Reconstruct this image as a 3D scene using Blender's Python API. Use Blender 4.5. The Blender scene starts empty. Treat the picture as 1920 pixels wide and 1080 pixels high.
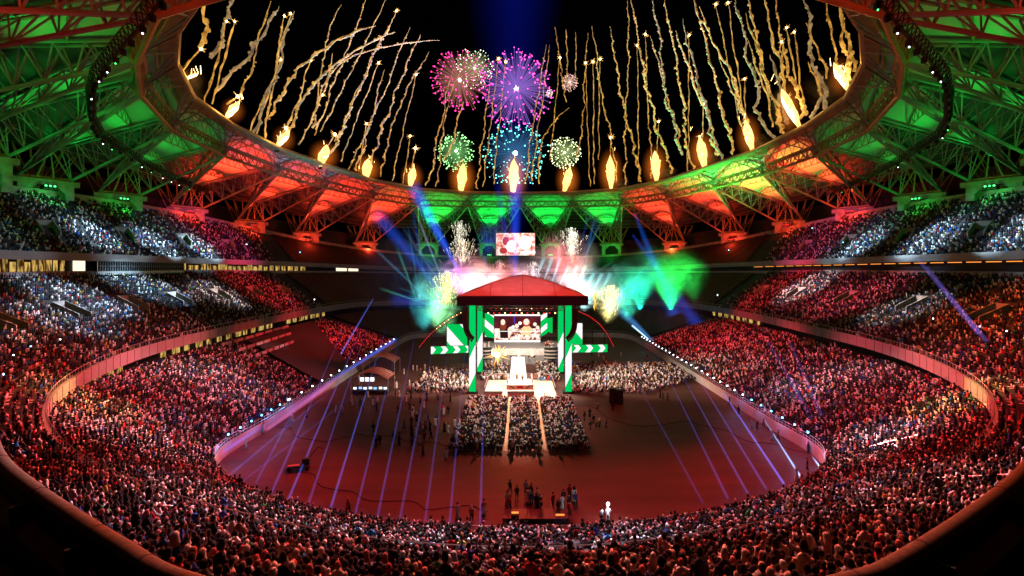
import bpy, bmesh, math, random
import numpy as np
from mathutils import Vector, Matrix
R = math.radians
rng = np.random.default_rng(7)
random.seed(7)
sc = bpy.context.scene
col = sc.collection

# ------------------------------------------------------------------ camera, world, exposure
HC, F, CX, CY = 29.0, 960.0, 975.0, 500.0       # eye height, focal length and vanishing point in 1920x1080 photo pixels
cam = bpy.data.cameras.new("camera")
cam.sensor_width = 36.0
cam.lens = 18.0
cam.shift_x = -(CX - 960) / 1920.0
cam.shift_y = (CY - 540) / 1920.0
cam.clip_start = 0.1
cam.clip_end = 6000
camo = bpy.data.objects.new("camera", cam)
camo.location = (0, 0, HC)
camo.rotation_euler = (R(90), 0, 0)
col.objects.link(camo)
sc.camera = camo

world = bpy.data.worlds.new("World")
sc.world = world
world.use_nodes = True
wn = world.node_tree
bg = wn.nodes["Background"]
sky = wn.nodes.new("ShaderNodeTexSky")
sky.sky_type = 'NISHITA'
sky.sun_disc = False
sky.sun_elevation = R(-4)
sky.sun_rotation = R(180)
wn.links.new(sky.outputs[0], bg.inputs[0])
bg.inputs[1].default_value = 0.012

sc.view_settings.view_transform = 'Standard'
sc.view_settings.look = 'None'
sc.view_settings.exposure = 0.0
sc.view_settings.gamma = 1.0
sc.cycles.max_bounces = 4
sc.cycles.diffuse_bounces = 2
sc.cycles.glossy_bounces = 2
sc.cycles.transmission_bounces = 2
sc.cycles.transparent_max_bounces = 12
sc.cycles.volume_bounces = 0
sc.cycles.caustics_reflective = False
sc.cycles.caustics_refractive = False
sc.cycles.use_denoising = True
sc.cycles.denoising_prefilter = 'NONE'
sc.cycles.sample_clamp_indirect = 0.6
sc.cycles.volume_step_rate = 2.0
sc.cycles.volume_max_steps = 64

# ------------------------------------------------------------------ helpers
def at(px, py, Y):
    """a point seen at a photo pixel, at a given distance into the stadium"""
    return Vector(((px - CX) / F * Y, Y, HC + (CY - py) / F * Y))

def floor_at(px, py, z=0.0):
    Y = F * (HC - z) / (py - CY)
    return Vector(((px - CX) / F * Y, Y, z))

def tag(o, label=None, cat=None, group=None, kind=None):
    if label: o["label"] = label
    if cat: o["category"] = cat
    if group: o["group"] = group
    if kind: o["kind"] = kind
    return o

def empty(name, loc=(0, 0, 0), rz=0.0, parent=None):
    o = bpy.data.objects.new(name, None)
    o.empty_display_size = 0.3
    o.location = loc
    o.rotation_euler = (0, 0, rz)
    col.objects.link(o)
    if parent: o.parent = parent
    return o

def copy_tree(o, parent=None):
    c = o.copy()
    col.objects.link(c)
    if parent: c.parent = parent
    for ch in list(o.children):
        copy_tree(ch, c)
    return c

class MB:
    def __init__(s):
        s.v, s.f, s.m = [], [], []
        s.cur = 0
    def add(s, vs, fs):
        b = len(s.v)
        s.v.extend([tuple(x) for x in vs])
        s.f.extend([tuple(i + b for i in f) for f in fs])
        s.m.extend([s.cur] * len(fs))
        return s
    def box(s, c, d, rz=0.0):
        cx, cy, cz = c; x, y, z = d[0] / 2, d[1] / 2, d[2] / 2
        ca, sa = math.cos(rz), math.sin(rz)
        vs = []
        for k in (-z, z):
            for (i, j) in ((-x, -y), (x, -y), (x, y), (-x, y)):
                vs.append((cx + i * ca - j * sa, cy + i * sa + j * ca, cz + k))
        return s.add(vs, [(3, 2, 1, 0), (4, 5, 6, 7), (0, 1, 5, 4), (1, 2, 6, 5), (2, 3, 7, 6), (3, 0, 4, 7)])
    def tube(s, p, q, r, n=4, r2=None, cap=True):
        p, q = Vector(p), Vector(q)
        d = q - p
        if d.length < 1e-6: return s
        d.normalize()
        u = d.cross(Vector((0, 0, 1)))
        if u.length < 1e-3: u = Vector((1, 0, 0))
        u.normalize(); w = d.cross(u)
        if r2 is None: r2 = r
        vs = []
        for (c, rr) in ((p, r), (q, r2)):
            for k in range(n):
                a = 2 * math.pi * (k + 0.5) / n
                vs.append(c + (u * math.cos(a) + w * math.sin(a)) * rr)
        fs = [(k, (k + 1) % n, n + (k + 1) % n, n + k) for k in range(n)]
        if cap:
            fs.append(tuple(range(n - 1, -1, -1))); fs.append(tuple(range(n, 2 * n)))
        return s.add(vs, fs)
    def path(s, pts, r, n=6, closed=False):
        pts = [Vector(p) for p in pts]
        N = len(pts)
        rr = r if hasattr(r, '__len__') else [r] * N
        vs = []
        for i, p in enumerate(pts):
            a = pts[(i - 1) % N] if (closed or i > 0) else p
            b = pts[(i + 1) % N] if (closed or i < N - 1) else p
            d = (b - a)
            if d.length < 1e-6: d = Vector((0, 0, 1))
            d.normalize()
            u = d.cross(Vector((0.13, 0.21, 1)))
            if u.length < 1e-3: u = Vector((1, 0, 0))
            u.normalize(); w = d.cross(u)
            for k in range(n):
                an = 2 * math.pi * k / n
                vs.append(p + (u * math.cos(an) + w * math.sin(an)) * rr[i])
        fs = []
        for i in range(N if closed else N - 1):
            j = (i + 1) % N
            for k in range(n):
                fs.append((i * n + k, i * n + (k + 1) % n, j * n + (k + 1) % n, j * n + k))
        if not closed:
            fs.append(tuple(range(n - 1, -1, -1))); fs.append(tuple(range((N - 1) * n, N * n)))
        return s.add(vs, fs)
    def ball(s, c, r, nu=8, nv=5, sq=(1, 1, 1)):
        c = Vector(c)
        vs = [c + Vector((0, 0, -r * sq[2]))]
        for j in range(1, nv):
            ph = -math.pi / 2 + math.pi * j / nv
            for k in range(nu):
                a = 2 * math.pi * k / nu
                vs.append(c + Vector((r * math.cos(ph) * math.cos(a) * sq[0], r * math.cos(ph) * math.sin(a) * sq[1], r * math.sin(ph) * sq[2])))
        vs.append(c + Vector((0, 0, r * sq[2])))
        fs = [(0, 1 + (k + 1) % nu, 1 + k) for k in range(nu)]
        for j in range(nv - 2):
            for k in range(nu):
                a, b = 1 + j * nu + k, 1 + j * nu + (k + 1) % nu
                fs.append((a, b, b + nu, a + nu))
        t = len(vs) - 1
        o = 1 + (nv - 2) * nu
        fs += [(o + k, o + (k + 1) % nu, t) for k in range(nu)]
        return s.add(vs, fs)
    def grid(s, rows):
        n, m = len(rows), len(rows[0])
        vs = [p for r in rows for p in r]
        fs = [(i * m + j, i * m + j + 1, (i + 1) * m + j + 1, (i + 1) * m + j) for i in range(n - 1) for j in range(m - 1)]
        return s.add(vs, fs)
    def loft(s, rings, cap=True):
        n = len(rings[0])
        vs = [p for r in rings for p in r]
        fs = []
        for i in range(len(rings) - 1):
            for k in range(n):
                fs.append((i * n + k, i * n + (k + 1) % n, (i + 1) * n + (k + 1) % n, (i + 1) * n + k))
        if cap:
            fs.append(tuple(range(n - 1, -1, -1))); fs.append(tuple(range((len(rings) - 1) * n, len(rings) * n)))
        return s.add(vs, fs)
    def mesh(s, name, mats, smooth=False):
        me = bpy.data.meshes.new(name)
        me.from_pydata(s.v, [], s.f)
        for m in (mats if isinstance(mats, (list, tuple)) else [mats]):
            me.materials.append(m)
        if any(s.m): me.polygons.foreach_set("material_index", s.m)
        if smooth: me.polygons.foreach_set("use_smooth", [True] * len(me.polygons))
        me.update()
        return me
    def build(s, name, mats, parent=None, loc=None, smooth=False):
        o = bpy.data.objects.new(name, s.mesh(name, mats, smooth))
        col.objects.link(o)
        if parent: o.parent = parent
        if loc: o.location = loc
        return o

def link(n, a, b): n.links.new(a, b)

def mat(name, c, rough=0.6, metal=0.0, var=0.25, scale=2.0, spec=0.3, bump=0.0):
    """a plain paint, concrete, cloth ... with a mottled tone"""
    m = bpy.data.materials.new(name); m.use_nodes = True
    n = m.node_tree; b = n.nodes["Principled BSDF"]
    b.inputs["Roughness"].default_value = rough
    b.inputs["Metallic"].default_value = metal
    b.inputs["Specular IOR Level"].default_value = spec
    if var > 0:
        tc = n.nodes.new("ShaderNodeTexCoord")
        nz = n.nodes.new("ShaderNodeTexNoise"); nz.inputs["Scale"].default_value = scale; nz.inputs["Detail"].default_value = 4
        rp = n.nodes.new("ShaderNodeValToRGB")
        rp.color_ramp.elements[0].position = 0.3; rp.color_ramp.elements[1].position = 0.7
        rp.color_ramp.elements[0].color = tuple(x * (1 - var) for x in c) + (1,)
        rp.color_ramp.elements[1].color = tuple(min(1, x * (1 + var)) for x in c) + (1,)
        link(n, tc.outputs["Object"], nz.inputs["Vector"]); link(n, nz.outputs[0], rp.inputs[0]); link(n, rp.outputs[0], b.inputs["Base Color"])
        if bump > 0:
            bp = n.nodes.new("ShaderNodeBump"); bp.inputs["Strength"].default_value = bump
            link(n, nz.outputs[0], bp.inputs["Height"]); link(n, bp.outputs[0], b.inputs["Normal"])
    else:
        b.inputs["Base Color"].default_value = tuple(c) + (1,)
    return m

def glow(name, c, strength, sample=False):
    m = bpy.data.materials.new(name); m.use_nodes = True
    n = m.node_tree; n.nodes.clear()
    e = n.nodes.new("ShaderNodeEmission"); e.inputs[0].default_value = tuple(c) + (1,); e.inputs[1].default_value = strength
    o = n.nodes.new("ShaderNodeOutputMaterial"); link(n, e.outputs[0], o.inputs[0])
    m.cycles.emission_sampling = 'AUTO' if sample else 'NONE'
    return m

def tinted(name, rough=0.8):
    """cloth, hair ... whose colour is each object's own colour"""
    m = bpy.data.materials.new(name); m.use_nodes = True
    n = m.node_tree; b = n.nodes["Principled BSDF"]
    oi = n.nodes.new("ShaderNodeObjectInfo")
    nz = n.nodes.new("ShaderNodeTexNoise"); nz.inputs["Scale"].default_value = 6
    tc = n.nodes.new("ShaderNodeTexCoord")
    mx = n.nodes.new("ShaderNodeMix"); mx.data_type = 'RGBA'; mx.blend_type = 'MULTIPLY'; mx.inputs[0].default_value = 0.35
    link(n, tc.outputs["Object"], nz.inputs["Vector"])
    link(n, oi.outputs["Color"], mx.inputs[6]); link(n, nz.outputs[0], mx.inputs[7]); link(n, mx.outputs[2], b.inputs["Base Color"])
    b.inputs["Roughness"].default_value = rough; b.inputs["Specular IOR Level"].default_value = 0.15
    return m

def attr_mat(name, rough=0.85):
    m = bpy.data.materials.new(name); m.use_nodes = True
    n = m.node_tree; b = n.nodes["Principled BSDF"]
    a = n.nodes.new("ShaderNodeAttribute"); a.attribute_name = "tint"
    link(n, a.outputs["Color"], b.inputs["Base Color"])
    b.inputs["Roughness"].default_value = rough; b.inputs["Specular IOR Level"].default_value = 0.1
    return m

def beam_mat(name, c, strength, fade=None, cone=None):
    """glowing air inside a shaft of light, thinning out towards its skin; fade = share of the strength at its two ends, cone = (first radius, last radius)"""
    m = bpy.data.materials.new(name); m.use_nodes = True
    n = m.node_tree; n.nodes.clear()
    e = n.nodes.new("ShaderNodeEmission"); e.inputs[0].default_value = tuple(c) + (1,); e.inputs[1].default_value = strength
    o = n.nodes.new("ShaderNodeOutputMaterial"); link(n, e.outputs[0], o.inputs["Volume"])
    def math_(op, a, b2=None):
        x = n.nodes.new("ShaderNodeMath"); x.operation = op
        for i, v in enumerate((a, b2)):
            if v is None: continue
            if isinstance(v, (int, float)): x.inputs[i].default_value = v
            else: link(n, v, x.inputs[i])
        return x.outputs[0]
    if fade:
        tc = n.nodes.new("ShaderNodeTexCoord"); sx = n.nodes.new("ShaderNodeSeparateXYZ")
        mr = n.nodes.new("ShaderNodeMapRange"); mr.inputs[3].default_value = fade[0] * strength; mr.inputs[4].default_value = fade[1] * strength
        link(n, tc.outputs["Generated"], sx.inputs[0]); link(n, sx.outputs[2], mr.inputs[0])
        res = mr.outputs[0]
        if cone and max(cone) > .6:
            so = n.nodes.new("ShaderNodeSeparateXYZ"); link(n, tc.outputs["Object"], so.inputs[0])
            d2 = math_('ADD', math_('MULTIPLY', so.outputs[0], so.outputs[0]), math_('MULTIPLY', so.outputs[1], so.outputs[1]))
            rad = math_('ADD', math_('MULTIPLY', sx.outputs[2], cone[1] - cone[0]), cone[0])
            q = math_('DIVIDE', math_('SQRT', d2), rad)
            f = math_('MAXIMUM', math_('SUBTRACT', 1.0, q), 0.0)
            res = math_('MULTIPLY', res, math_('POWER', f, 1.8 if max(cone) > 20 else 1.3))
        link(n, res, e.inputs[1])
    elif cone:      # a ball of emission painted as a soft halo of light, cone = its radii
        tc = n.nodes.new("ShaderNodeTexCoord"); gm_ = n.nodes.new("ShaderNodeVectorMath"); gm_.operation = 'SUBTRACT'; gm_.inputs[1].default_value = (.5, .5, .5)
        link(n, tc.outputs["Generated"], gm_.inputs[0])
        ln = n.nodes.new("ShaderNodeVectorMath"); ln.operation = 'LENGTH'; link(n, gm_.outputs[0], ln.inputs[0])
        f = math_('MAXIMUM', math_('SUBTRACT', 1.0, math_('MULTIPLY', ln.outputs["Value"], 2.0)), 0.0)
        link(n, math_('MULTIPLY', math_('POWER', f, 2.0), strength), e.inputs[1])
    m.cycles.emission_sampling = 'NONE'
    return m

def smoke_mat(name, c, density, scale=2.5, glowc=None, glows=0.0, thr=0.45):
    """drifting smoke: thick clots fading out towards the cloud's rim"""
    m = bpy.data.materials.new(name); m.use_nodes = True
    n = m.node_tree; n.nodes.clear()
    tc = n.nodes.new("ShaderNodeTexCoord")
    nz = n.nodes.new("ShaderNodeTexNoise"); nz.inputs["Scale"].default_value = scale; nz.inputs["Detail"].default_value = 6; nz.inputs["Roughness"].default_value = 0.62; nz.inputs["Distortion"].default_value = 0.8
    ln = n.nodes.new("ShaderNodeVectorMath"); ln.operation = 'LENGTH'
    link(n, tc.outputs["Object"], ln.inputs[0]); link(n, tc.outputs["Object"], nz.inputs["Vector"])
    fall = n.nodes.new("ShaderNodeMapRange"); fall.inputs[1].default_value = 1.0; fall.inputs[2].default_value = 0.0
    link(n, ln.outputs["Value"], fall.inputs[0])
    cl = n.nodes.new("ShaderNodeMapRange"); cl.inputs[1].default_value = thr; cl.inputs[2].default_value = 0.75
    link(n, nz.outputs[0], cl.inputs[0])
    mu = n.nodes.new("ShaderNodeMath"); mu.operation = 'MULTIPLY'
    pw_ = n.nodes.new('ShaderNodeMath'); pw_.operation = 'POWER'; pw_.inputs[1].default_value = 1.7; link(n, fall.outputs[0], pw_.inputs[0])
    link(n, pw_.outputs[0], mu.inputs[0]); link(n, cl.outputs[0], mu.inputs[1])
    mu2 = n.nodes.new("ShaderNodeMath"); mu2.operation = 'MULTIPLY'; mu2.inputs[1].default_value = density
    link(n, mu.outputs[0], mu2.inputs[0])
    v = n.nodes.new("ShaderNodeVolumePrincipled")
    v.inputs["Color"].default_value = tuple(c) + (1,)
    link(n, mu2.outputs[0], v.inputs["Density"])
    if glows > 0:
        mu3 = n.nodes.new("ShaderNodeMath"); mu3.operation = 'MULTIPLY'; mu3.inputs[1].default_value = glows
        link(n, mu.outputs[0], mu3.inputs[0])
        v.inputs["Emission Color"].default_value = tuple(glowc) + (1,)
        link(n, mu3.outputs[0], v.inputs["Emission Strength"])
    o = n.nodes.new("ShaderNodeOutputMaterial"); link(n, v.outputs[0], o.inputs["Volume"])
    m.cycles.emission_sampling = 'NONE'
    return m

def spot(name, loc, target, c, power, deg, blend=0.6, radius=0.3):
    l = bpy.data.lights.new(name, 'SPOT'); l.energy = power; l.color = c; l.spot_size = R(deg); l.spot_blend = blend; l.shadow_soft_size = radius
    o = bpy.data.objects.new(name, l); o.location = loc
    o.rotation_euler = (Vector(target) - Vector(loc)).to_track_quat('-Z', 'Y').to_euler()
    col.objects.link(o); return o

def point(name, loc, c, power, radius=0.5):
    l = bpy.data.lights.new(name, 'POINT'); l.energy = power; l.color = c; l.shadow_soft_size = radius
    o = bpy.data.objects.new(name, l); o.location = loc; col.objects.link(o); return o

# ------------------------------------------------------------------ materials
M = dict(
    concrete=mat("concrete", (0.30, 0.28, 0.26), 0.85, var=0.3, scale=0.6),
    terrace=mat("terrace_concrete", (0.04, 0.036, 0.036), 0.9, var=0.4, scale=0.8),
    fascia=mat("fascia_panels", (0.36, 0.33, 0.31), 0.6, var=0.15, scale=0.3),
    dark=mat("black_metal", (0.012, 0.012, 0.014), 0.5, var=0.2),
    darkwall=mat("dark_wall", (0.025, 0.025, 0.03), 0.8, var=0.3, scale=0.3),
    steel=mat("white_steel", (0.36, 0.36, 0.35), 0.45, var=0.12, scale=0.5),
    bronze=mat("ring_steel", (0.42, 0.30, 0.13), 0.5, var=0.15, scale=0.5),
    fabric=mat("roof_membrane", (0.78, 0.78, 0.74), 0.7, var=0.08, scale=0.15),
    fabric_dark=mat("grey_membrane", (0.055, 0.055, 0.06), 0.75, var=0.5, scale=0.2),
    rail=mat("rail_steel", (0.62, 0.6, 0.58), 0.3, metal=0.6, var=0.1),
    parapet=mat("parapet_coping", (0.15, 0.11, 0.065), 0.7, var=0.3, scale=5.0, bump=0.3),
    parapet_dark=mat("parapet_wall", (0.05, 0.045, 0.042), 0.8, var=0.3, scale=1.0),
    white=mat("white_paint", (0.8, 0.8, 0.78), 0.5, var=0.06),
    canvas=mat("ring_canvas", (0.8, 0.79, 0.76), 0.7, var=0.06, scale=1.5),
    canopy=mat("canopy_fabric", (0.62, 0.56, 0.55), 0.6, var=0.12, scale=0.5),
    navy=mat("navy_valance", (0.003, 0.004, 0.02), 0.6, var=0.2),
    black=mat("black_cloth", (0.01, 0.01, 0.011), 0.8, var=0.3),
    grey=mat("grey_board", (0.2, 0.2, 0.21), 0.6, var=0.2),
    wood=mat("tan_board", (0.42, 0.28, 0.15), 0.6, var=0.2),
    seats=mat("red_seats", (0.45, 0.08, 0.08), 0.5, var=0.3, scale=2),
    skin=mat("skin", (0.34, 0.19, 0.12), 0.6, var=0.15),
    awning=mat("striped_awning", (0.28, 0.09, 0.07), 0.7, var=0.3),
    blue_cloth=mat("blue_tarp", (0.03, 0.10, 0.25), 0.6, var=0.25),
    barrier=mat("barrier_grey", (0.32, 0.3, 0.3), 0.5, metal=0.3, var=0.2),
)
G = dict(
    lamp_white=glow("lamp_white", (0.8, 0.88, 1.0), 10),
    lamp_cyan=glow("lamp_cyan", (0.12, 0.55, 1.0), 9),
    lamp_green=glow("lamp_green", (0.06, 1.0, 0.2), 5),
    lamp_red=glow("lamp_red", (1.0, 0.02, 0.03), 2),
    lamp_warm=glow("lamp_warm", (1.0, 0.6, 0.2), 6),
    window_lit=None,
    window_white=glow("lit_lounge", (1.0, 0.85, 0.6), 1.4),
    led_green=glow("led_green", (0.0, 0.55, 0.08), 1.0),
    led_white=glow("led_white", (1.0, 0.97, 0.95), 1.6),
    led_orange=glow("led_orange", (1.0, 0.32, 0.06), 1.3),
)
def room_mat():
    """a lit room seen through its window: warm walls, door frames and dark furniture"""
    m = bpy.data.materials.new("lit_room"); m.use_nodes = True
    n = m.node_tree; n.nodes.clear()
    tc = n.nodes.new("ShaderNodeTexCoord"); mp = n.nodes.new("ShaderNodeMapping"); mp.inputs["Scale"].default_value = (1.3, 1.3, .35)
    nz = n.nodes.new("ShaderNodeTexNoise"); nz.inputs["Scale"].default_value = 1.0; nz.inputs["Detail"].default_value = 3
    link(n, tc.outputs["Object"], mp.inputs[0]); link(n, mp.outputs[0], nz.inputs["Vector"])
    rp = n.nodes.new("ShaderNodeValToRGB"); rp.color_ramp.elements[0].position = .40; rp.color_ramp.elements[1].position = .60
    rp.color_ramp.elements[0].color = (.06, .02, .004, 1); rp.color_ramp.elements[1].color = (1, .62, .16, 1); link(n, nz.outputs[0], rp.inputs[0])
    e = n.nodes.new("ShaderNodeEmission"); e.inputs[1].default_value = .75; link(n, rp.outputs[0], e.inputs[0])
    o = n.nodes.new("ShaderNodeOutputMaterial"); link(n, e.outputs[0], o.inputs[0]); m.cycles.emission_sampling = 'NONE'
    return m
G["window_lit"] = room_mat()
clothm, hairm = tinted("clothing"), tinted("hair_or_scarf")
GREEN, RED, BLUE, WHITE = (0.0, 1.0, 0.07), (1.0, 0.045, 0.015), (0.15, 0.3, 1.0), (0.75, 0.88, 1.0)

# ------------------------------------------------------------------ the bowl's plan: keys run from the far end (0) round the left to the near end (12)
P0x = [0, -20, -38, -44, -45, -45, -45, -45, -45, -44.5, -34, -18, 0]
P0y = [212, 212, 210, 203, 185, 160, 135, 112, 92, 75, 62.5, 54.5, 51.8]
P1x = [0, -30, -55, -72, -78, -79, -78, -76, -70, -58, -40, -19, 0]
P1y = [246, 245, 240, 228, 200, 168, 138, 109, 86, 63, 45, 33, 28.5]
P2x = [0, -34, -64, -88, -101, -104, -105, -103, -95, -79, -54, -26, 0]
P2y = [268, 266, 258, 243, 205, 172, 138, 105, 75, 46, 26, 16, 13]
P4x = [0, -42, -80, -104, -118, -123, -125, -122, -112, -96, -70, -36, 0]
P4y = [308, 304, 290, 256, 218, 185, 150, 112, 75, 40, 12, -4, -8]
Z1 = [8.8, 8.8, 8.8, 8.8, 8.8, 8.8, 8.8, 8.8, 9.6, 11.2, 11.6, 11.6, 11.6]
Z2F = [12.7, 12.7, 12.7, 12.7, 12.7, 12.7, 12.7, 12.7, 12.7, 12.5, 12.3, 12.2, 12.2]
Z2 = [25, 25, 25.5, 26, 26.5, 27, 27, 27, 26.5, 25, 22, 20.5, 20]
Z3 = [27.6, 27.8, 28.6, 29.8, 30.8, 31.2, 31.6, 31.8, 31.8, 31.8, 31.8, 31.8, 31.8]
Z4 = [33.5, 34, 37, 41, 45.3, 47.5, 48, 46.8, 46, 46, 46, 46, 46]

def spl(vals, k, sym):
    """Catmull-Rom through the keys; k may be an array in [-12, 12], negative = left"""
    k = np.asarray(k, float)
    a = np.abs(k)
    v = np.array(vals, float)
    n = len(v)
    i = np.clip(np.floor(a).astype(int), 0, n - 2)
    t = a - i
    lo = -v[1] if sym < 0 else v[1]
    hi = -v[n - 2] if sym < 0 else v[n - 2]
    ext = np.concatenate([[lo], v, [hi]])
    p0, p1, p2, p3 = ext[i], ext[i + 1], ext[i + 2], ext[i + 3]
    r = 0.5 * ((2 * p1) + (-p0 + p2) * t + (2 * p0 - 5 * p1 + 4 * p2 - p3) * t * t + (-p0 + 3 * p1 - 3 * p2 + p3) * t ** 3)
    if sym < 0: r = np.where(k > 0, -r, r)
    return r

def curve(n, k):
    xs, ys = dict(P0=(P0x, P0y), P1=(P1x, P1y), P2=(P2x, P2y), P4=(P4x, P4y))[n]
    return spl(xs, k, -1), spl(ys, k, 1)
def zc(v, k): return spl(v, k, 1)

def tier_xy(a, b, t, k):
    xa, ya = curve(a, k); xb, yb = curve(b, k)
    return xa + (xb - xa) * t, ya + (yb - ya) * t

KK = np.linspace(-12, 12, 289)
def ribbon(mb, k, pts_lo, pts_hi):
    """a wall strip between two 3-D polylines"""
    mb.grid([[Vector(p) for p in pts_lo], [Vector(p) for p in pts_hi]])
def line3(n, k, z, off=0.0):
    x, y = curve(n, k)
    if off:
        dx, dy = np.gradient(x), np.gradient(y)
        L = np.hypot(dx, dy) + 1e-9
        nx, ny = dy / L, -dx / L            # k runs left-near .. far .. right-near reversed: flip to point outwards
        s = np.sign(nx * x + ny * (y - 140)); s[s == 0] = 1
        x = x + nx * off * s; y = y + ny * off * s
    z = np.broadcast_to(z, x.shape)
    return np.stack([x, y, z], 1)

def terrace(mb, a, b, za, zb, rows, k, gap0=0.0):
    """stepped rows between two plan curves"""
    pl = []
    for j in range(rows):
        z = zc(za, k) + (zc(zb, k) - zc(za, k)) * j / rows if not np.isscalar(za) else za + (zc(zb, k) - za) * j / rows
        for t in (j / rows, (j + 1) / rows):
            x, y = tier_xy(a, b, t, k)
            pl.append(np.stack([x, y, np.broadcast_to(z, x.shape)], 1))
    mb.grid([[tuple(p) for p in l] for l in pl])

# ------------------------------------------------------------------ setting: ground, floor
g = MB(); S = 3000
g.add([(-S, -S, -0.25), (S, -S, -0.25), (S, S, -0.25), (-S, S, -0.25)], [(0, 1, 2, 3)])
tag(g.build("ground", mat("ground_dust", (0.12, 0.1, 0.08), 0.9)), kind="structure")

fm = bpy.data.materials.new("floor_covering"); fm.use_nodes = True
n = fm.node_tree; b = n.nodes["Principled BSDF"]
tc = n.nodes.new("ShaderNodeTexCoord")
nz = n.nodes.new("ShaderNodeTexNoise"); nz.inputs["Scale"].default_value = 0.12; nz.inputs["Detail"].default_value = 8; nz.inputs["Roughness"].default_value = 0.65
mp = n.nodes.new("ShaderNodeMapping"); mp.inputs["Scale"].default_value = (0.35, 1.6, 1)
link(n, tc.outputs["Object"], mp.inputs[0]); link(n, mp.outputs[0], nz.inputs["Vector"])
rp = n.nodes.new("ShaderNodeValToRGB"); rp.color_ramp.elements[0].position = 0.35; rp.color_ramp.elements[1].position = 0.68
rp.color_ramp.elements[0].color = (0.036, 0.012, 0.010, 1); rp.color_ramp.elements[1].color = (0.075, 0.030, 0.025, 1)
link(n, nz.outputs[0], rp.inputs[0])
bk = n.nodes.new("ShaderNodeTexBrick"); bk.inputs["Scale"].default_value = 1.0; bk.inputs["Brick Width"].default_value = 4.0; bk.inputs["Row Height"].default_value = 2.0
bk.inputs["Mortar Size"].default_value = 0.03; bk.inputs["Color1"].default_value = (1, 1, 1, 1); bk.inputs["Color2"].default_value = (0.82, 0.82, 0.82, 1); bk.inputs["Mortar"].default_value = (0.55, 0.55, 0.55, 1)
link(n, tc.outputs["Object"], bk.inputs["Vector"])
mx = n.nodes.new("ShaderNodeMix"); mx.data_type = 'RGBA'; mx.blend_type = 'MULTIPLY'; mx.inputs[0].default_value = 0.6
link(n, rp.outputs[0], mx.inputs[6]); link(n, bk.outputs[0], mx.inputs[7]); link(n, mx.outputs[2], b.inputs["Base Color"])
b.inputs["Roughness"].default_value = 0.6; b.inputs["Specular IOR Level"].default_value = 0.25
x, y = curve("P0", KK)
g = MB(); g.add([(a, c, 0.0) for a, c in zip(x[:-1], y[:-1])], [tuple(range(len(x) - 2, -1, -1))])
tag(g.build("field_floor", fm), kind="structure")

# ------------------------------------------------------------------ stands
lower = empty("lower_stand", (0, 57, 0))
lower.location = (0, 0, 0)
tag(lower, "lowest ring of seating terraces right round the brown field", "grandstand")
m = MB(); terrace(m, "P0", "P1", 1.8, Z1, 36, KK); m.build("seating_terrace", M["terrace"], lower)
m = MB(); ribbon(m, KK, line3("P0", KK, 0.0), line3("P0", KK, 1.8)); ribbon(m, KK, line3("P0", KK, 1.8), line3("P0", KK, 1.8, -0.25)); ribbon(m, KK, line3("P0", KK, 1.8, -0.25), line3("P0", KK, 0, -0.3))
m.build("front_wall", M["fascia"], lower)
m = MB()
for zz in (2.2, 2.7):
    m.path([tuple(p) for p in line3("P0", KK, zz, -0.1)], 0.035, 4)
p = line3("P0", np.linspace(-12, 12, 420), 1.8, -0.1)
for q in p: m.tube(q, (q[0], q[1], 2.7), 0.03, 4)
m.build("front_railing", M["rail"], lower)

middle = empty("middle_stand")
tag(middle, "middle ring of seating terraces above the fascia ribbon", "grandstand")
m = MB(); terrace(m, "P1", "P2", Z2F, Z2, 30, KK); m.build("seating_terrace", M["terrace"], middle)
k = np.linspace(-12, 12, 289)
fz_hi, fz_lo = zc([13.2] * 9 + [12.9, 12.5, 12.4, 12.4], k), zc([11.0] * 9 + [11.4, 11.8, 11.9, 11.9], k)
fm2 = bpy.data.materials.new("fascia_ribbon"); fm2.use_nodes = True
b = fm2.node_tree.nodes["Principled BSDF"]; n = fm2.node_tree
b.inputs["Roughness"].default_value = 0.5
nz = n.nodes.new("ShaderNodeTexNoise"); nz.inputs["Scale"].default_value = 0.08
tc = n.nodes.new("ShaderNodeTexCoord"); rp = n.nodes.new("ShaderNodeValToRGB")
rp.color_ramp.elements[0].color = (0.17, 0.16, 0.16, 1); rp.color_ramp.elements[1].color = (0.40, 0.36, 0.34, 1)
link(n, tc.outputs["Object"], nz.inputs["Vector"]); link(n, nz.outputs[0], rp.inputs[0]); link(n, rp.outputs[0], b.inputs["Base Color"])
m = MB(); ribbon(m, k, line3("P1", k, fz_lo, -0.35), line3("P1", k, fz_hi, -0.35)); ribbon(m, k, line3("P1", k, fz_hi, -0.35), line3("P1", k, fz_hi, 0.1)); ribbon(m, k, line3("P1", k, fz_hi, 0.1), line3("P1", k, zc(Z2F, k) - 0.4, 0.1))
m.build("fascia_ribbon", fm2, middle)
m = MB(); ks = np.linspace(-11.9, 11.9, 190); A_ = line3("P1", ks, zc([11.0] * 9 + [11.4, 11.8, 11.9, 11.9], ks), -0.37); B_ = line3("P1", ks, zc([13.2] * 9 + [12.9, 12.5, 12.4, 12.4], ks), -0.37)
for a, b2 in zip(A_, B_): m.tube(a, b2, 0.03, 4)
m.build("panel_seams", M["darkwall"], middle)
m = MB(); ribbon(m, k, line3("P1", k, zc(Z1, k) - 0.1, 2.2), line3("P1", k, zc(Z2F, k) - 0.1, 2.2)); m.build("gallery_wall", M["darkwall"], middle)
m = MB(); kk = np.linspace(-12, 12, 500)
m.path([tuple(q) for q in line3("P1", kk, zc([14.1] * 9 + [13.8, 13.4, 13.3, 13.3], kk), -0.2)], 0.04, 4)
for q in line3("P1", kk, zc([13.2] * 9 + [12.9, 12.5, 12.4, 12.4], kk), -0.2): m.tube(q, (q[0], q[1], q[2] + 0.9), 0.025, 4)
m.build("front_railing", M["rail"], middle)
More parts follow.
